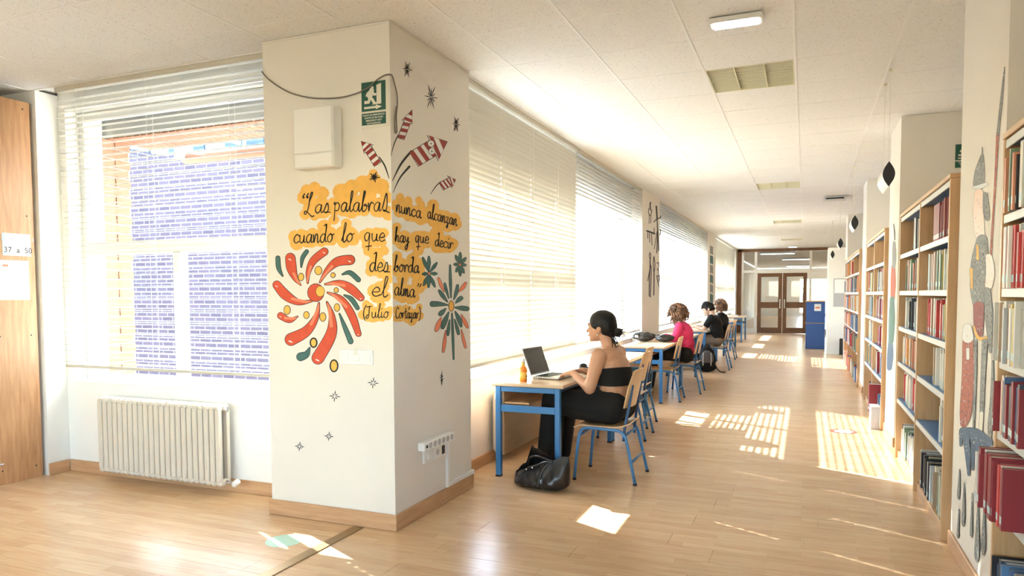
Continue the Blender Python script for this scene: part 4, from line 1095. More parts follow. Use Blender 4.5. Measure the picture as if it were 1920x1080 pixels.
write(FRONT, 'el', 697, 555, 728, 557, 17)
write(FRONT, '(Julio', 681, 596, 730, 596, 12, .8, 8)
write(SIDE, 'nunca', 742, 397, 790, 410, 14, .95)
write(SIDE, 'alcanzan', 801, 409, 857, 424, 13, .85)
write(SIDE, 'hay', 740, 453, 767, 456, 13, .95)
write(SIDE, 'que', 778, 454, 804, 457, 13, .9)
write(SIDE, 'decir', 815, 461, 849, 467, 12, .85)
write(SIDE, 'borda', 738, 509, 786, 512, 14, .95)
write(SIDE, 'alma', 739, 553, 778, 558, 15, .95)
write(SIDE, "'", 780, 555, 789, 557, 11, .9)
write(SIDE, 'CortAzar)', 741, 597, 788, 597, 11, .75, 8)
for x, y, r in ((640, 360, 16), (660, 352, 15), (680, 345, 16), (700, 338, 15), (700, 325, 8), (715, 350, 15), (722, 365, 10), (650, 375, 14), (690, 365, 16), (590, 352, 11), (575, 357, 11), (605, 362, 12), (720, 470, 9), (700, 478, 8)): HALO[FRONT].append((x, y, r, r))
for x, y, r in ((750, 372, 10), (765, 378, 10), (785, 376, 8), (745, 480, 8), (790, 385, 9), (815, 385, 8)): HALO[SIDE].append((x, y, r*.8, r))
halo_done()
# --- stick figures on the next window pillar
PL2 = Plane('x', -2.172, lp[0])
S8 = lambda X, Y: (1190+X/4.695, 370+Y/4.695)
p = Paint(PL2, 'painted_stick_figure')
for pts, w in (([(138,45),(135,75),(140,110)], 1.2), ([(125,95),(122,140),(140,160),(150,110)], .7), ([(128,150),(127,230)], .6), ([(142,150),(142,225)], .6),
               ([(190,80),(193,120),(197,190)], 1.5), ([(170,215),(197,190),(225,180),(228,165)], .9), ([(197,190),(202,300),(212,470)], 1.0), ([(200,320),(195,490)], .9), ([(197,300),(172,455)], .6),
               ([(108,295),(150,310),(175,320)], 1.5), ([(115,300),(115,360)], .7), ([(130,310),(132,395)], .7), ([(148,315),(152,420)], .7), ([(172,315),(170,270)], .6), ([(222,285),(228,300),(222,330)], .8),
               ([(135,485),(128,515),(137,545),(142,510),(135,485)], .7), ([(136,550),(135,620),(130,700),(128,870)], 1.0), ([(135,620),(115,735)], .7), ([(136,590),(146,640),(138,880)], .8),
               ([(170,520),(162,580),(170,660),(178,590),(170,520)], .8), ([(170,660),(170,760),(168,860)], 1.0), ([(195,580),(213,578),(210,640),(198,630)], .8), ([(210,640),(212,690),(195,690)], .7), ([(195,690),(205,750),(218,790)], .8), ([(215,690),(216,750)], .8)):
    p.put(ribbon2([S8(*q) for q in pts], w, 4), 'ink', .0006)
p.done()
# dark mosaic-like painting on the third window pillar
PL3 = Plane('x', -2.172, lp[1]); p = Paint(PL3, 'painted_panel')
for k in range(6): p.put(([(1331, 460+k*18), (1337, 463+k*18), (1337, 478+k*18), (1331, 475+k*18)], [(0, 1, 2, 3)]), 'teal' if k % 2 else 'greypaint', .0006)
p.done()
# --- the near right-hand pier: a generic lance-bearing figure in grey, brick red and dripping blue (plain stand-in shapes, no face)
PR = Plane('x', XR, pr_[0])
ND = [.0006]; HR = random.Random(11)
def stroke(pts, hw, mat, d=.0006, name='painted_figure', ol=True):
    p = Paint(PR, name); ND[0] += .00014; d = ND[0]
    # brush hatching over the wash
    P_ = catmull([(a, b, 0) for a, b in pts], 6); W_ = [w.x for w in catmull([(w, 0, 0) for w in (hw if isinstance(hw, (list, tuple)) else [hw]*len(pts))], 6)]
    ln = sum((a-b).length for a, b in zip(P_, P_[1:])); h = Paint(PR, 'painted_hatching'); nh = int(ln*sum(W_)/len(W_)/9) if mat in ('greypaint', 'brickred', 'bluewash', 'darkred') else int(ln*sum(W_)/len(W_)/45)
    for q in range(nh):
        i = HR.randrange(len(P_)-1); tg = (P_[i+1]-P_[i]).normalized(); nn = Vector((-tg.y, tg.x, 0)); c = P_[i]+nn*HR.uniform(-.85, .85)*W_[i]; L = HR.uniform(2, 7); e = tg*L+nn*HR.uniform(-.5, .5)
        h.put(([(c.x, c.y), (c.x+e.x*.5+.35, c.y+e.y*.5), (c.x+e.x, c.y+e.y), (c.x+e.x*.5-.35, c.y+e.y*.5)], [(0, 1, 2, 3)]), 'ink' if HR.random() < .7 else 'whitepaint', d+.0001+.000002*(q % 8))
    h.done()
    ol_w = .45
    if ol: p.put(ribbon2(pts, [w+ol_w for w in (hw if isinstance(hw, (list, tuple)) else [hw]*len(pts))]), 'ink', d-.00006)
    p.put(ribbon2(pts, hw), mat, d); p.done()
stroke([(1884, 126), (1879, 180), (1871, 255)], [.6, 2.2, 2.6], 'greypaint', name='painted_lance')
stroke([(1871, 255), (1866, 350), (1860, 450), (1856, 520)], [2.4, 1.8, 1.8, 1.8], 'brickred', name='painted_lance')
stroke([(1842, 276), (1842, 292)], [.3, 1.0], 'greypaint', name='painted_helmet'); stroke([(1842, 293), (1838, 320), (1836, 345)], [3, 9, 11], 'greypaint', name='painted_helmet')
stroke([(1827, 352), (1838, 350), (1850, 345)], [3, 4, 3], 'shelfedge', .0012, 'painted_helmet')
stroke([(1836, 362), (1835, 400), (1838, 440)], [8, 10, 9], 'skin2', name='painted_head'); stroke([(1848, 365), (1850, 395), (1852, 410)], [4, 6, 4], 'greypaint', .0012, 'painted_hair')
stroke([(1842, 450), (1838, 490), (1836, 540), (1838, 575)], [10, 16, 16, 12], 'greypaint', name='painted_tunic')
stroke([(1833, 460), (1834, 485)], [2, 2.5], 'yellow', .0014, 'painted_belt'); stroke([(1822, 505), (1823, 540)], [3, 2], 'yellow', .0014, 'painted_belt')
stroke([(1855, 482), (1858, 510), (1855, 535)], [6, 8, 7], 'skin2', .0016, 'painted_fist')
stroke([(1836, 575), (1836, 610), (1838, 625)], [10, 9, 6], 'darkred', name='painted_sash'); stroke([(1827, 612), (1834, 632), (1848, 635), (1858, 628)], [1.5, 3, 3, 1.5], 'yellow', .0014, 'painted_belt')
stroke([(1852, 545), (1856, 600), (1858, 660)], [6, 7, 2], 'greypaint', name='painted_scabbard')
stroke([(1816, 640), (1816, 700), (1812, 770), (1808, 795)], [10, 11, 11, 6], 'brickred', name='painted_brick_panel'); stroke([(1815, 615), (1816, 632)], [8, 11], 'whitepaint', .0012, 'painted_cuff'); stroke([(1816, 655), (1816, 672)], [3, 3], 'whitepaint', .0014, 'painted_cuff')
stroke([(1848, 640), (1844, 720), (1842, 775)], [5, 4, 3.5], 'greypaint', name='painted_leg'); stroke([(1842, 775), (1839, 830), (1840, 850)], [3.5, 4, 6], 'signwhite', name='painted_leg'); stroke([(1830, 640), (1830, 700), (1827, 800)], [3, 2.5, 1.5], 'greypaint', name='painted_leg')
stroke([(1863, 650), (1862, 740), (1858, 800), (1858, 830)], [.6, 3, 4, 1], 'greypaint', name='painted_drip')
for pts, hw in (([(1806, 808), (1830, 815), (1855, 830)], [6, 12, 8]), ([(1830, 820), (1845, 870), (1850, 905)], [10, 16, 10]), ([(1812, 812), (1816, 850), (1818, 890)], [6, 5, 2]), ([(1804, 812), (1803, 835)], [4, 2]), ([(1852, 850), (1857, 900), (1857, 940)], [6, 6, 2]), ([(1838, 890), (1840, 925), (1840, 945)], [8, 5, 2]), ([(1826, 840), (1826, 880)], [4, 2])):
    stroke(pts, hw, 'bluewash', name='painted_puddle')
stroke([(1839, 862), (1843, 890), (1846, 905)], [5, 8, 5], 'signwhite', .0014, 'painted_boot')
for x, y0, y1, w in ((1800, 880, 935, 2.2), (1809, 905, 985, 2.8), (1824, 925, 1005, 2.0), (1835, 945, 1052, 4.2), (1847, 948, 1038, 4.2), (1799, 955, 1008, 1.6)):
    stroke([(x+1, y0), (x, (y0+y1)/2), (x-1, y1-w*3), (x-1, y1)], [.4, w*.7, w, w*.4], 'greypaint', name='painted_drop')
# --- washes on the second and third piers
for pi, pts in ((1, [((1677, 455), (1676, 500), 4, 'greypaint'), ((1675, 500), (1674, 560), 5, 'brickred'), ((1673, 560), (1671, 640), 6, 'teal'), ((1670, 640), (1668, 690), 6, 'bluewash'), ((1676, 420), (1678, 450), 1.2, 'ink'), ((1680, 560), (1675, 590), 2, 'whitepaint')]),
                (2, [((1614, 535), (1612, 585), 2.2, 'brickred'), ((1617, 470), (1616, 500), .8, 'greypaint'), ((1613, 590), (1611, 640), 1.6, 'greypaint')])):
    pp = Plane('x', XR, pr_[pi]); p = Paint(pp, 'painted_wash')
    for a, b, w, mt in pts: p.put(ribbon2([a, ((a[0]+b[0])/2+.6, (a[1]+b[1])/2), b], [w*.7, w, w*.8], 5), mt, .0006+.0003*(len(mt) % 5))
    p.done()
# --- stickers on the floor
t = thing('floor_sticker', 'round red and white sticker on the corridor floor', 'sticker', (.367, 7.588, 0))
MB().lathe([(.125, .0004), (.125, .0010)], n=28).build('red_ring', 'redfloor', t); MB().lathe([(.085, .0011), (.085, .0015)], n=28).build('white_centre', 'paper', t)
q = on_z(533, 1014)
t = thing('floor_sticker', 'pale mint sticker on the floor in front of the painted column', 'sticker', (q.x, q.y, 0))
MB().lathe([(.10, .0004), (.10, .0010)], n=28).build('disc', 'mint', t); MB().lathe([(.075, .0011), (.075, .0014)], n=28).build('inner_disc', 'mint', t)
# ================================================================ people
def limb(mb, pts, rs):
    for i in range(len(pts)-1): mb.tube([pts[i], pts[i+1]], [rs[i], rs[i+1]], 14)
    for p, r in zip(pts, rs): mb.ell(p, (r, r, r), seg=14, ring=10)
def hand(mb, w, d, side, curl=.55):
    """palm and five bent fingers; w wrist, d pointing direction, side = direction of the thumb"""
    w = Vector(w); d = Vector(d).normalized(); sd_ = Vector(side); sd_ = (sd_-d*sd_.dot(d)).normalized(); up = sd_.cross(d)
    if up.z < 0: up = -up
    limb(mb, [w, w+d*.03], [.025, .022])
    for o in (-.024, -.008, .008, .024): limb(mb, [w+d*.02+sd_*o*.7, w+d*.078+sd_*o], [.013, .0115])
    for o, L in ((-.028, .058), (-.0095, .07), (.0095, .075), (.028, .066)):
        b = w+d*.08+sd_*o; m1 = b+(d*math.cos(curl*.5)-up*math.sin(curl*.5))*L*.5; m2 = m1+(d*math.cos(curl*1.3)-up*math.sin(curl*1.3))*L*.5
        limb(mb, [b, m1, m2], [.0092, .0085, .0072])
    tb_ = w+d*.03+sd_*.024; limb(mb, [tb_, tb_+(d*.6+sd_*.75).normalized()*.034, tb_+(d*.9+sd_*.5-up*.3).normalized()*.062], [.0115, .010, .008])
def person(label, base, o):
    """seated figure facing -x. base = (x, y) of the pelvis; o = options"""
    bx, by = base; sc = o.get('s', 1)
    def P(x, y, z): return Vector((x*sc, y*sc, z))
    t = thing('person', label, 'person', (bx, by, 0))
    hx, hz = o.get('head', (-.14, 1.115)); hd = o.get('nod', 0)
    sh = o.get('sh', .165); dxs = o.get('lean', 0)
    S = lambda s: P(-.085+dxs, s*sh, o.get('shz', .90))
    E = {s: P(*o['elbow'][0 if s < 0 else 1]) for s in (-1, 1)}; Wr = {s: P(*o['wrist'][0 if s < 0 else 1]) for s in (-1, 1)}
    K = {-1: P(-.46, -.105, .548), 1: P(-.455, .115, .548)}; A = {-1: P(-.50, -.10, .10), 1: P(-.54, .125, .10)}
    if 'knee' in o: K = {s: P(*o['knee'][0 if s < 0 else 1]) for s in (-1, 1)}; A = {s: P(*o['ankle'][0 if s < 0 else 1]) for s in (-1, 1)}
    # --- body
    gi = o.get('girth', 1); t.rotation_euler = (0, 0, o.get('rz', 0))
    m = MB()
    m.ell(P(0, 0, .545), (.12, .16, .12)); m.ell(P(0, 0, .66), (.098*gi, .132*gi, .11)); m.ell(P(-.028+dxs*.4, 0, .79), (.102*gi, .146*gi, .14)); m.ell(P(-.065+dxs, 0, .885), (.083*gi, sh-.01, .075))
    m.ell(P(-.07+dxs, 0, .925), (.055, .10, .045))
    nb_ = P(-.078+dxs, 0, .935); hc = Vector((hx*sc, 0, hz)); q = Quaternion((0, 1, 0), -hd)
    hp = lambda x, y, z: hc+q @ Vector((x, y, z))
    limb(m, [nb_, hp(.02, 0, -.07)], [.052, .047])
    for s in (-1, 1):
        limb(m, [S(s), E[s], Wr[s]], [.050*gi, .038*gi, .024]); m.ell(S(s), (.055, .052, .058)); mid = (S(s)*.6+E[s]*.4); m.ell(mid, (.046*gi, .045*gi, .065)); mf = E[s]*.7+Wr[s]*.3; m.ell(mf, (.040, .035, .035))
        limb(m, [P(0, s*.09, .53), K[s], A[s]], [.085, .06, .042])
        hand(m, Wr[s], o.get('hdir', (-1, -s*.25, -.12)), (0, -s, .2), o.get('curl', .55))
    m.ell(hp(0, 0, .012), (.098, .075, .097), seg=18, ring=12); m.ell(hp(-.045, 0, -.045), (.062, .058, .076), (((0, 1, 0), .12))); m.ell(hp(-.078, 0, -.102), (.026, .030, .020))
    m.ell(hp(-.088, 0, .004), (.024, .052, .022)); m.ell(hp(-.100, 0, -.075), (.014, .024, .010)); limb(m, [hp(-.100, 0, -.012), hp(-.122, 0, -.045)], [.009, .013])
    for s in (-1, 1): m.ell(hp(.004, s*.076, -.03), (.020, .010, .031)); m.ell(hp(-.066, s*.038, -.04), (.028, .022, .024))
    me = remesh(m, 'body', o.get('vox', .007), 5, o.get('skin', 'skin')); link('body', me, t)
    for s in (-1, 1):
        e = MB().ell(hp(-.093, s*.031, -.012), (.010, .013, .009), seg=10, ring=8).build('eye', 'paper', t, smooth=True)
        MB().ell(hp(-.1015, s*.031, -.012), (.0035, .0055, .0055), seg=8, ring=6).build('iris', 'black', e, smooth=True)
        MB().tube([hp(-.098, s*.016, .012), hp(-.104, s*.032, .017), hp(-.092, s*.05, .012)], .003, 6).build('eyebrow', o['hair'], t)
    MB().ell(hp(-.112, 0, -.075), (.005, .021, .006), seg=10, ring=6).build('lips', 'redlight' if o.get('lips') else o.get('skin', 'skin'), t, smooth=True)
    # --- trousers
    m = MB(); r = o.get('leg', (.097, .080, .088)); top_low = o['top'] == 'bandeau'
    m.ell(P(.0, 0, .53), (.122*gi, .176*gi, .108 if top_low else .135)); 
    for s in (-1, 1): limb(m, [P(0, s*.09, .525), P(-.25, s*.10, .515)*.5+K[s]*.25+P(-.12, s*.10, .52)*.25, K[s]], [r[0]+.015, r[0], r[1]]); limb(m, [K[s], K[s]*.35+A[s]*.65, A[s]], [r[1], (r[1]+r[2])/2, r[2]])
    link('trousers', remesh(m, 'trousers', .009, 6, o.get('trousers', 'clothblack')), t)
    for s in (-1, 1):
        m = MB(); a = A[s]; m.ell(a+Vector((-.05, 0, -.055)), (.105, .042, .040)); m.ell(a+Vector((.01, 0, -.03)), (.05, .038, .05))
        link('shoe', remesh(m, 'shoe', .009, 3, o.get('shoe', 'black')), t)
        MB().cbox(a.x-.155, a.x+.06, a.y-.036, a.y+.036, .0005, .014, c=.005).build('sole', o.get('sole', 'rubber'), t)
    # --- upper clothing
    top = o['top']
    if top == 'bandeau':
        n = 28; vs = []; fs = []; lv = 6
        for k in range(lv+1):
            w = k/lv
            for i in range(n):
                a = 2*math.pi*i/n; tilt = .018*math.cos(a)-.014*math.sin(a)
                z = .682+.115*w+tilt*w
                u = (z-.66)/.13; rx = (.101+.008*min(1, max(0, u)))*gi; ry = (.137+.012*min(1, max(0, u)))*gi; cx = (-.028+dxs*.4)*min(1, max(0, u))
                k2 = 1.05 if 0 < k < lv else 1.03
                vs.append((cx+rx*k2*math.cos(a), ry*k2*math.sin(a), z))
        for k in range(lv):
            for i in range(n): a = k*n+i; b = k*n+(i+1) % n; fs.append((a, b, b+n, a+n))
        MB().add(vs, fs).build('bandeau_top', 'clothblack', t, smooth=True)
    else:
        m = MB(); g = o.get('loose', .014)
        m.ell(P(0, 0, .66), (.10+g, .135+g, .12)); m.ell(P(-.028+dxs*.4, 0, .79), (.104+g, .15+g, .15)); m.ell(P(-.065+dxs, 0, .885), (.085+g, sh+g*.4, .08)); m.ell(P(-.07+dxs, 0, .93), (.06, .10, .035))
        m.ell(P(-.005, 0, .57 if top != 'jacket' else .54), (.118+g*.6, .17+g, .10 if top != 'jacket' else .13))
        for s in (-1, 1):
            if top == 'tee': el = S(s)*.35+E[s]*.65; limb(m, [S(s), el], [.062, .058])
            else: limb(m, [S(s), E[s], E[s]*.15+Wr[s]*.85], [.064, .054, .042])
        link('jacket' if top == 'jacket' else 't_shirt', remesh(m, 'top', .009, 5, o['cloth']), t)
    # --- hair
    m = MB(); hs = o['style']; R = random.Random(3)
    if hs == 'bun':
        m.ell(hp(.005, 0, .032), (.104, .083, .085), seg=18, ring=12); m.ell(hp(.045, 0, -.004), (.070, .080, .082)); m.ell(hp(.075, 0, -.045), (.045, .055, .045))
        for s in (-1, 1): m.ell(hp(-.01, s*.062, .012), (.060, .024, .042))
        h = link('hair', remesh(m, 'hair', .007, 5, o['hair']), t)
        m = MB(); bc = hp(.122, 0, -.048)
        m.ell(bc, (.036, .036, .034))
        for k in range(16):
            a = R.uniform(0, 6.28); c = R.uniform(-1, 1); dd = Vector((math.cos(a)*.8, math.sin(a), c)).normalized(); limb(m, [bc+dd*.022, bc+dd*.038+Vector((.006, 0, R.uniform(-.01, .012)))], [.012, .005])
        link('bun', remesh(m, 'bun', .005, 2, o['hair']), h)
        for k in range(9):
            y0 = R.uniform(-.035, .035); pts = [hp(.08, y0, -.075), hp(.095, y0*1.3, -.115+R.uniform(-.01, .01)), hp(.10+R.uniform(-.02, .03), y0*1.5, -.15+R.uniform(-.02, .02))]
            MB().tube(catmull(pts, 4), [.0028]*8+[.0008], 5).build('loose_strand', o['hair'], h)
        for k in range(5):
            a = R.uniform(-.8, .8); MB().tube([bc+Vector((.02, a*.02, .01)), bc+Vector((.04, a*.05, .03*R.uniform(-.5, 1))), bc+Vector((.058, a*.06, .03*R.uniform(-1, 1)))], [.004, .003, .001], 5).build('loose_strand', o['hair'], h)
        for s in (-1, 1): MB().ell(hp(-.002, s*.084, -.066), (.0055, .0055, .0065), seg=10, ring=8).build('earring', 'paper', t, smooth=True)
    elif hs == 'curls':
        m.ell(hp(-.002, 0, .04), (.114, .094, .092)); m.ell(hp(.05, 0, -.02), (.09, .10, .10))
        for s in (-1, 1): m.ell(hp(-.02, s*.075, -.01), (.06, .03, .07))
        h = link('hair', remesh(m, 'hair', .01, 4, o['hair']), t)
        lock = MB(); lock2 = MB()
        for k in range(270):
            a = R.uniform(-3.14, 3.14); el_ = R.uniform(-.55, 1.4)
            if abs(a) > 2.45 and el_ < .4: a *= .72
            dd = Vector((math.cos(a)*math.cos(el_), math.sin(a)*math.cos(el_), math.sin(el_)))
            c = hp(.012, 0, .02)+q @ Vector((dd.x*.122, dd.y*.108, dd.z*.122)); L = R.uniform(.03, .08)*(1.5 if el_ < .2 else 1)
            pts = [c+Vector((math.cos(j*1.7+k)*.011, math.sin(j*1.7+k)*.011, -L*j/5))+Vector((dd.x, dd.y, 0))*.006*j for j in range(6)]
            (lock2 if R.random() < .38 else lock).tube(catmull(pts, 2), [.010]*6+[.008]*4+[.003], 6)
        lock.build('curls', 'hairbrown', h, smooth=True); lock2.build('light_curls', 'hairtip', h, smooth=True)
    else:
        m.ell(hp(.008, 0, .036), (.106, .084, .083), seg=18, ring=12); m.ell(hp(.045, 0, -.008), (.070, .081, .088)); m.ell(hp(.07, 0, -.05), (.040, .058, .045)); m.ell(hp(.0, .055, .0), (.05, .028, .05)); m.ell(hp(.0, -.055, .0), (.05, .028, .05))
        for k in range(60):
            a = R.uniform(0, 6.28); el_ = R.uniform(.1, 1.4); dd = Vector((math.cos(a)*math.cos(el_), math.sin(a)*math.cos(el_)*.85, math.sin(el_)*.85)); c = hp(.005, 0, .03)+dd*.098
            limb(m, [c-dd*.012, c+Vector((-.012, 0, .004))+dd*.006], [.014, .006])
        for k in range(7): limb(m, [hp(-.07, -.05+k*.0165, .07), hp(-.105, -.05+k*.0165, .045+R.uniform(-.012, .01))], [.016, .008])
        link('hair', remesh(m, 'hair', .007, 2, o['hair']), t)
    return t
person('woman with dark bun, black strapless top and black trousers at the laptop', (-1.285, 5.12), dict(
    top='bandeau', style='bun', hair='hairblack', skin='skin', vox=.006, elbow=((-.110, -.205, .665), (-.15, .22, .69)), wrist=((-.295, -.10, .757), (-.32, .115, .755)), head=(-.105, 1.112), lean=.035, curl=.7, lips=True, girth=1.12, rz=-.17, sh=.178, leg=(.112, .09, .098)))
person('woman in a pink jacket with curly brown hair bent over her papers', (-1.505, 9.95), dict(
    top='jacket', cloth='pink', style='curls', hair='hairbrown', skin='skin2', head=(-.115, 1.075), nod=.45, lean=.015, elbow=((-.12, -.225, .70), (-.16, .225, .70)), wrist=((-.30, -.14, .755), (-.33, .12, .755)), loose=.018, shoe='white', sole='white', lips=True))
person('man in a black t-shirt and taupe trousers bent over the table writing', (-1.455, 13.2), dict(
    top='tee', cloth='clothblack', style='short', hair='hairblack', skin='skin2', trousers='greytrousers', head=(-.16, 1.09), nod=.55, sh=.185, shz=.92, lean=.005, elbow=((-.20, -.235, .72), (-.22, .235, .72)), wrist=((-.36, -.13, .755), (-.38, .10, .755)), leg=(.085, .07, .065), loose=.02, shoe='white', sole='white'))
person('person with long brown hair mostly hidden behind the man in black', (-1.545, 15.35), dict(
    top='tee', cloth='clothblack', style='curls', hair='hairbrown', skin='skin2', head=(-.10, 1.10), elbow=((-.16, -.22, .70), (-.18, .22, .70)), wrist=((-.33, -.12, .755), (-.35, .11, .755)), vox=.009))
chair('plywood chair under the hidden person behind the man in black', -1.53, 15.35)
table('blue-framed table in front of the hidden person', 14.60, 1.45)
# distant passer-by in the hall
q = on_z(1507, 592)
t = thing('person', 'dark-clothed passer-by walking in the bright hall behind the glass doors', 'person', (q.x, q.y, 0))
m = MB(); limb(m, [(0, .09, .08), (0, .09, .5), (0, .08, .95)], [.05, .065, .09]); limb(m, [(.18, -.05, .1), (.10, -.07, .52), (0, -.08, .95)], [.05, .065, .09]); m.ell((0, 0, 1.0), (.12, .17, .13)); m.ell((0, 0, 1.25), (.12, .18, .25))
for s in (-1, 1): limb(m, [(0, s*.19, 1.42), (-.04*s, s*.25, 1.12), (-.10*s, s*.24, .90)], [.055, .045, .035])
limb(m, [(0, 0, 1.45), (0, 0, 1.56)], [.055, .05]); m.ell((0, 0, 1.64), (.095, .078, .12)); m.ell((.13, -.05, .04), (.13, .04, .035)); m.ell((-.05, .09, .04), (.13, .04, .035))
link('body', remesh(m, 'body', .015, 4, 'clothblack'), t)
m = MB(); m.ell((.02, 0, 1.68), (.10, .085, .10)); link('hair', remesh(m, 'hair', .015, 2, 'hairblack'), t)

# ================================================================ things on tables and floor
TT = .7005
t = thing('laptop', 'open silver laptop with dark screen on the nearest table', 'laptop', (-1.80, 5.23, TT), -.12)
b_ = MB().cbox(-.118, .118, -.165, .165, .004, .018, c=.004).build('base', 'silver', t)
MB().box(-.085, .03, -.145, .145, .0182, .0190).build('keyboard', 'screen', b_)
for i in range(5):
    for j in range(12): MB().box(-.083+i*.0225, -.064+i*.0225, -.143+j*.0240, -.123+j*.0240, .0191, .0205).build('key', 'black', b_)
MB().box(.045, .105, -.05, .05, .0182, .0188).build('trackpad', 'shelfedge', b_)
for sy in (-.14, .14):
    for sx in (-.10, .10): MB().lathe([(.008, 0), (.008, .0045)], n=8).build('rubber_foot', 'rubber', b_, loc=(sx, sy, 0))
for k in range(4): MB().box(-.09+k*.018, -.08+k*.018, -.1656, -.165, .008, .014).build('port', 'black', b_)
ln = MB().cbox(-.004, .004, -.165, .165, 0, .222, c=.003).build('lid', 'silver', t); ln.location = (-.117, 0, .020); ln.rotation_euler = (0, -.36, 0)
MB().box(.0041, .0047, -.157, .157, .010, .214).build('screen', 'screen', ln)
t = thing('spray_bottle', 'small orange spray bottle with pale cap beside the laptop', 'bottle', (-1.925, 4.895, TT))
MB().lathe([(.026, 0), (.029, .004), (.029, .085), (.024, .10), (.014, .112)], n=18).build('body', 'orangeplastic', t, smooth=True)
MB().lathe([(.0145, .1125), (.015, .14), (.012, .143)], n=16).build('neck', 'amber', t, smooth=True); MB().lathe([(.013, .1435), (.013, .168), (.010, .172)], n=16).build('cap', 'white', t, smooth=True)
MB().lathe([(.0293, .02), (.0293, .07)], n=18).build('label_band', 'amber', t, smooth=True); MB().box(.012, .030, -.012, .004, .035, .045).build('print', 'ink', t)
t = thing('headphones', 'black object with two round ends joined by a bar beside the laptop', 'headphones', (-1.64, 5.63, TT))
for y_, rr in ((-.07, .036), (.07, .036)): MB().tube([(0, y_-.022, rr), (0, y_-.010, rr), (0, y_+.012, rr), (0, y_+.022, rr)], [rr*.75, rr, rr, rr*.75], 16).build('ear_cup', 'black', t, smooth=True)
MB().tube([(0, -.05, .036), (0, .05, .036)], .012, 10).build('band', 'black', t, smooth=True)
t.rotation_euler = (0, 0, .9)
def lumpy(name, label, cat, loc, ells, mat, vox=.008, rz=0, sm=2):
    t = thing(name, label, cat, loc, rz); m = MB()
    for c, r in ells: m.ell(c, r)
    link('body', remesh(m, 'body', vox, sm, mat), t); return t
R = random.Random(5)
q1 = on_z(1215, 642, .70); q2 = on_z(1246, 641, .70)
t = lumpy('bag', 'left of two crumpled glossy black bags on the table near the pillar', 'bag', (q1.x-.08, q1.y+.15, TT), [((0, 0, .055), (.13, .10, .055))]+[((R.uniform(-.10, .10), R.uniform(-.07, .07), R.uniform(.06, .10)), (R.uniform(.03, .06), R.uniform(.03, .05), R.uniform(.025, .04))) for _ in range(14)], 'leather')
MB().tube(catmull([(-.09, -.08, .10), (-.02, -.11, .13), (.07, -.09, .09), (.10, -.04, .05)], 5), .008, 6).build('strap', 'leather', t, smooth=True); MB().cbox(-.11, -.06, -.105, -.10, .06, .09, c=.002).build('buckle', 'chrome', t)
t = lumpy('bag', 'right of two crumpled glossy black bags, lower and nearer the table edge', 'bag', (q2.x+.01, q2.y-.05, TT), [((0, 0, .045), (.12, .09, .045))]+[((R.uniform(-.09, .09), R.uniform(-.06, .06), R.uniform(.05, .08)), (R.uniform(.03, .055), R.uniform(.03, .05), R.uniform(.025, .035))) for _ in range(12)], 'leather')
MB().tube(catmull([(-.07, -.075, .07), (.0, -.10, .10), (.08, -.06, .08)], 5), .009, 6).build('strap', 'leather', t, smooth=True)
t = thing('tote_bag', 'slouchy black leather tote bag on the floor by the nearest table leg', 'bag', (-1.69, 4.615, .002), -.25)
def lerp_tab(tab, u):
    for (a, x), (b, y) in zip(tab, tab[1:]):
        if a <= u <= b: k = (u-a)/(b-a); k = k*k*(3-2*k); return x+(y-x)*k
    return tab[-1][1]
HB = [(-1, .075), (-.75, .14), (-.45, .275), (-.25, .262), (0, .235), (.35, .205), (.7, .215), (1, .235)]; HF = [(-1, .07), (-.7, .105), (-.3, .125), (.1, .165), (.5, .205), (.8, .235), (1, .235)]
vs = []; fs = []; nu, ncs = 40, 14
for i in range(nu+1):
    u = i/nu*2-1; xx = .205*u+(.03*lerp_tab([(-1, 0), (.4, 0), (1, 1)], u)); d = .105*math.sqrt(max(.02, 1-abs(u)**3.2)); g = .045*max(0, 1-u*u)**.7; hb, hf = lerp_tab(HB, u), lerp_tab(HF, u)
    lift = .05*max(0, (u-.6)/.4)**2+.025*max(0, (-u-.7)/.3)**2
    prof = [(-g, hf), (-g-(d-g)*.45, hf*.72), (-d*.95, hf*.42), (-d, hf*.22), (-d*.75, .012), (-d*.3, 0), (d*.3, 0), (d*.75, .012), (d, hb*.2), (d*.95, hb*.45), (g+(d-g)*.4, hb*.75), (g, hb)]
    P_ = catmull([(0, a, b) for a, b in prof], 2)
    for k, q in enumerate(P_):
        wv = .006*math.sin(9*u+k*.9)+.004*math.sin(23*u-k*1.7)
        vs.append((xx, q.y+(wv if q.z > .02 else 0), max(0, q.z+lift*(1-q.z/.3)+(.004*math.sin(17*u+k) if q.z > .05 else 0))))
nc = len(P_)
for i in range(nu):
    for k in range(nc-1): a = i*nc+k; fs.append((a, a+1, a+nc+1, a+nc))
for e in (0, nu): fs.append(tuple(e*nc+k for k in (range(nc) if e else range(nc-1, -1, -1))))
MB().add(vs, fs).build('body', 'leather', t, smooth=True)
MB().tube(catmull([(-.13, -.075, .075), (-.08, -.055, .125), (.0, -.06, .16), (.08, -.055, .195), (.13, -.045, .20)], 6), .009, 8).build('handle', 'leather', t, smooth=True)
MB().tube(catmull([(-.12, .03, .12), (-.09, .01, .19), (-.02, -.005, .215), (.06, .0, .20), (.11, .015, .185)], 6), .009, 8).build('handle', 'leather', t, smooth=True)
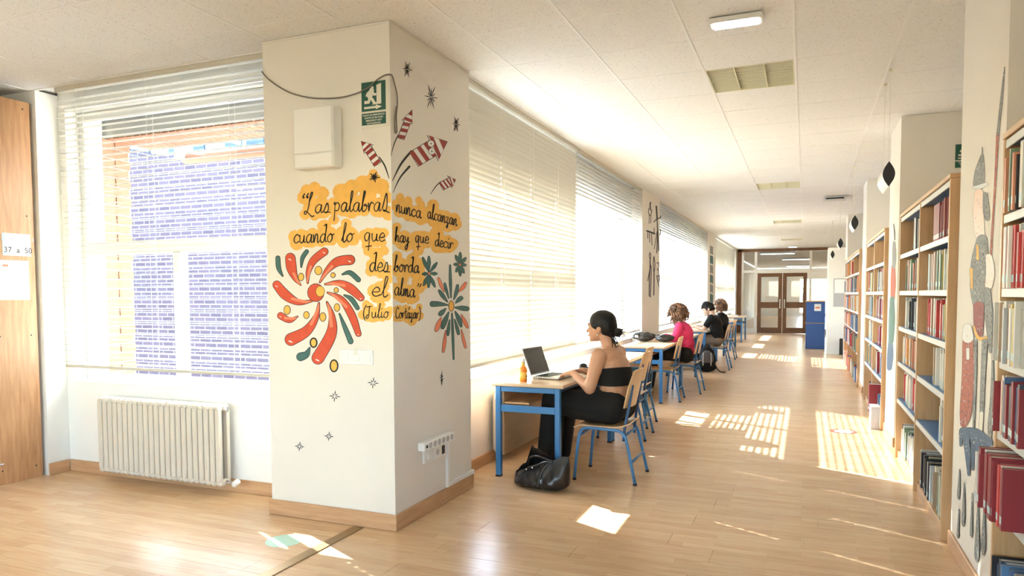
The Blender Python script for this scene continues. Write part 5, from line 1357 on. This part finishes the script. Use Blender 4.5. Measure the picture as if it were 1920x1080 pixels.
MB().tube(catmull([(.055, -.112, .03), (.06, -.108, .07), (.075, -.085, .14), (.10, -.055, .19)], 5), .0035, 5).build('seam', 'nylon', t)
for x, z in ((-.07, .128), (-.02, .146)): MB().ell((x, -.068, z), (.006, .004, .006), seg=8, ring=6).build('rivet', 'chrome', t)
q = on_z(1331, 697)
t = thing('backpack', 'grey and black backpack with pale stripes standing on the floor behind the pink jacket', 'backpack', (-1.55, 12.58, .001), .15)
m = MB(); m.ell((0, 0, .20), (.155, .10, .20)); m.ell((0, 0, .09), (.165, .11, .09)); m.ell((0, 0, .33), (.125, .085, .11)); m.ell((.0, -.03, .15), (.14, .09, .13))
link('body', remesh(m, 'body', .01, 3, 'clothblack'), t)
m = MB(); m.ell((0, -.075, .24), (.115, .05, .14)); link('front_panel', remesh(m, 'front_panel', .01, 2, 'nylon'), t)
for x in (-.065, .065): MB().tube(catmull([(x, -.105, .12), (x*1.03, -.128, .24), (x*.95, -.105, .34)], 4), .008, 6).build('pale_stripe', 'shelfedge', t)
MB().tube(catmull([(-.04, .0, .42), (-.03, 0, .455), (.03, 0, .455), (.04, 0, .42)], 4), .009, 6).build('grab_handle', 'clothblack', t)
MB().tube(catmull([(.13, -.03, .12), (.20, -.05, .03), (.25, -.03, .008), (.31, -.04, .008)], 4), .009, 6).build('strap', 'clothblack', t)
def sheet(label, px, py, w, d, rz, mat='paper', th=.004, z=TT, cat='paper'):
    q = on_z(px, py, .70); t = thing('paper_sheets' if cat == 'paper' else 'notebook', label, cat, (q.x, q.y, z), rz)
    MB().cbox(-w/2, w/2, -d/2, d/2, 0, th, c=.001).build('sheets', 'paper', t); MB().cbox(-w/2-.002, w/2+.002, -d/2-.002, d/2+.002, th+.0002, th+.001, c=.0002).build('top_sheet', mat, t)
sheet('white papers spread before the woman in pink', 1262, 637, .24, .32, .1)
sheet('open white notebook under the hands of the man in black', 1316, 612, .24, .30, -.1, cat='notebook')
for k, (px, py, lab) in enumerate(((1366, 600, 'low stack of pale papers on the table beyond the man in black'), (1376, 594, 'stack of pale papers on the farthest table'))):
    sheet(lab, px, py, .24, .4, .05, th=.04)
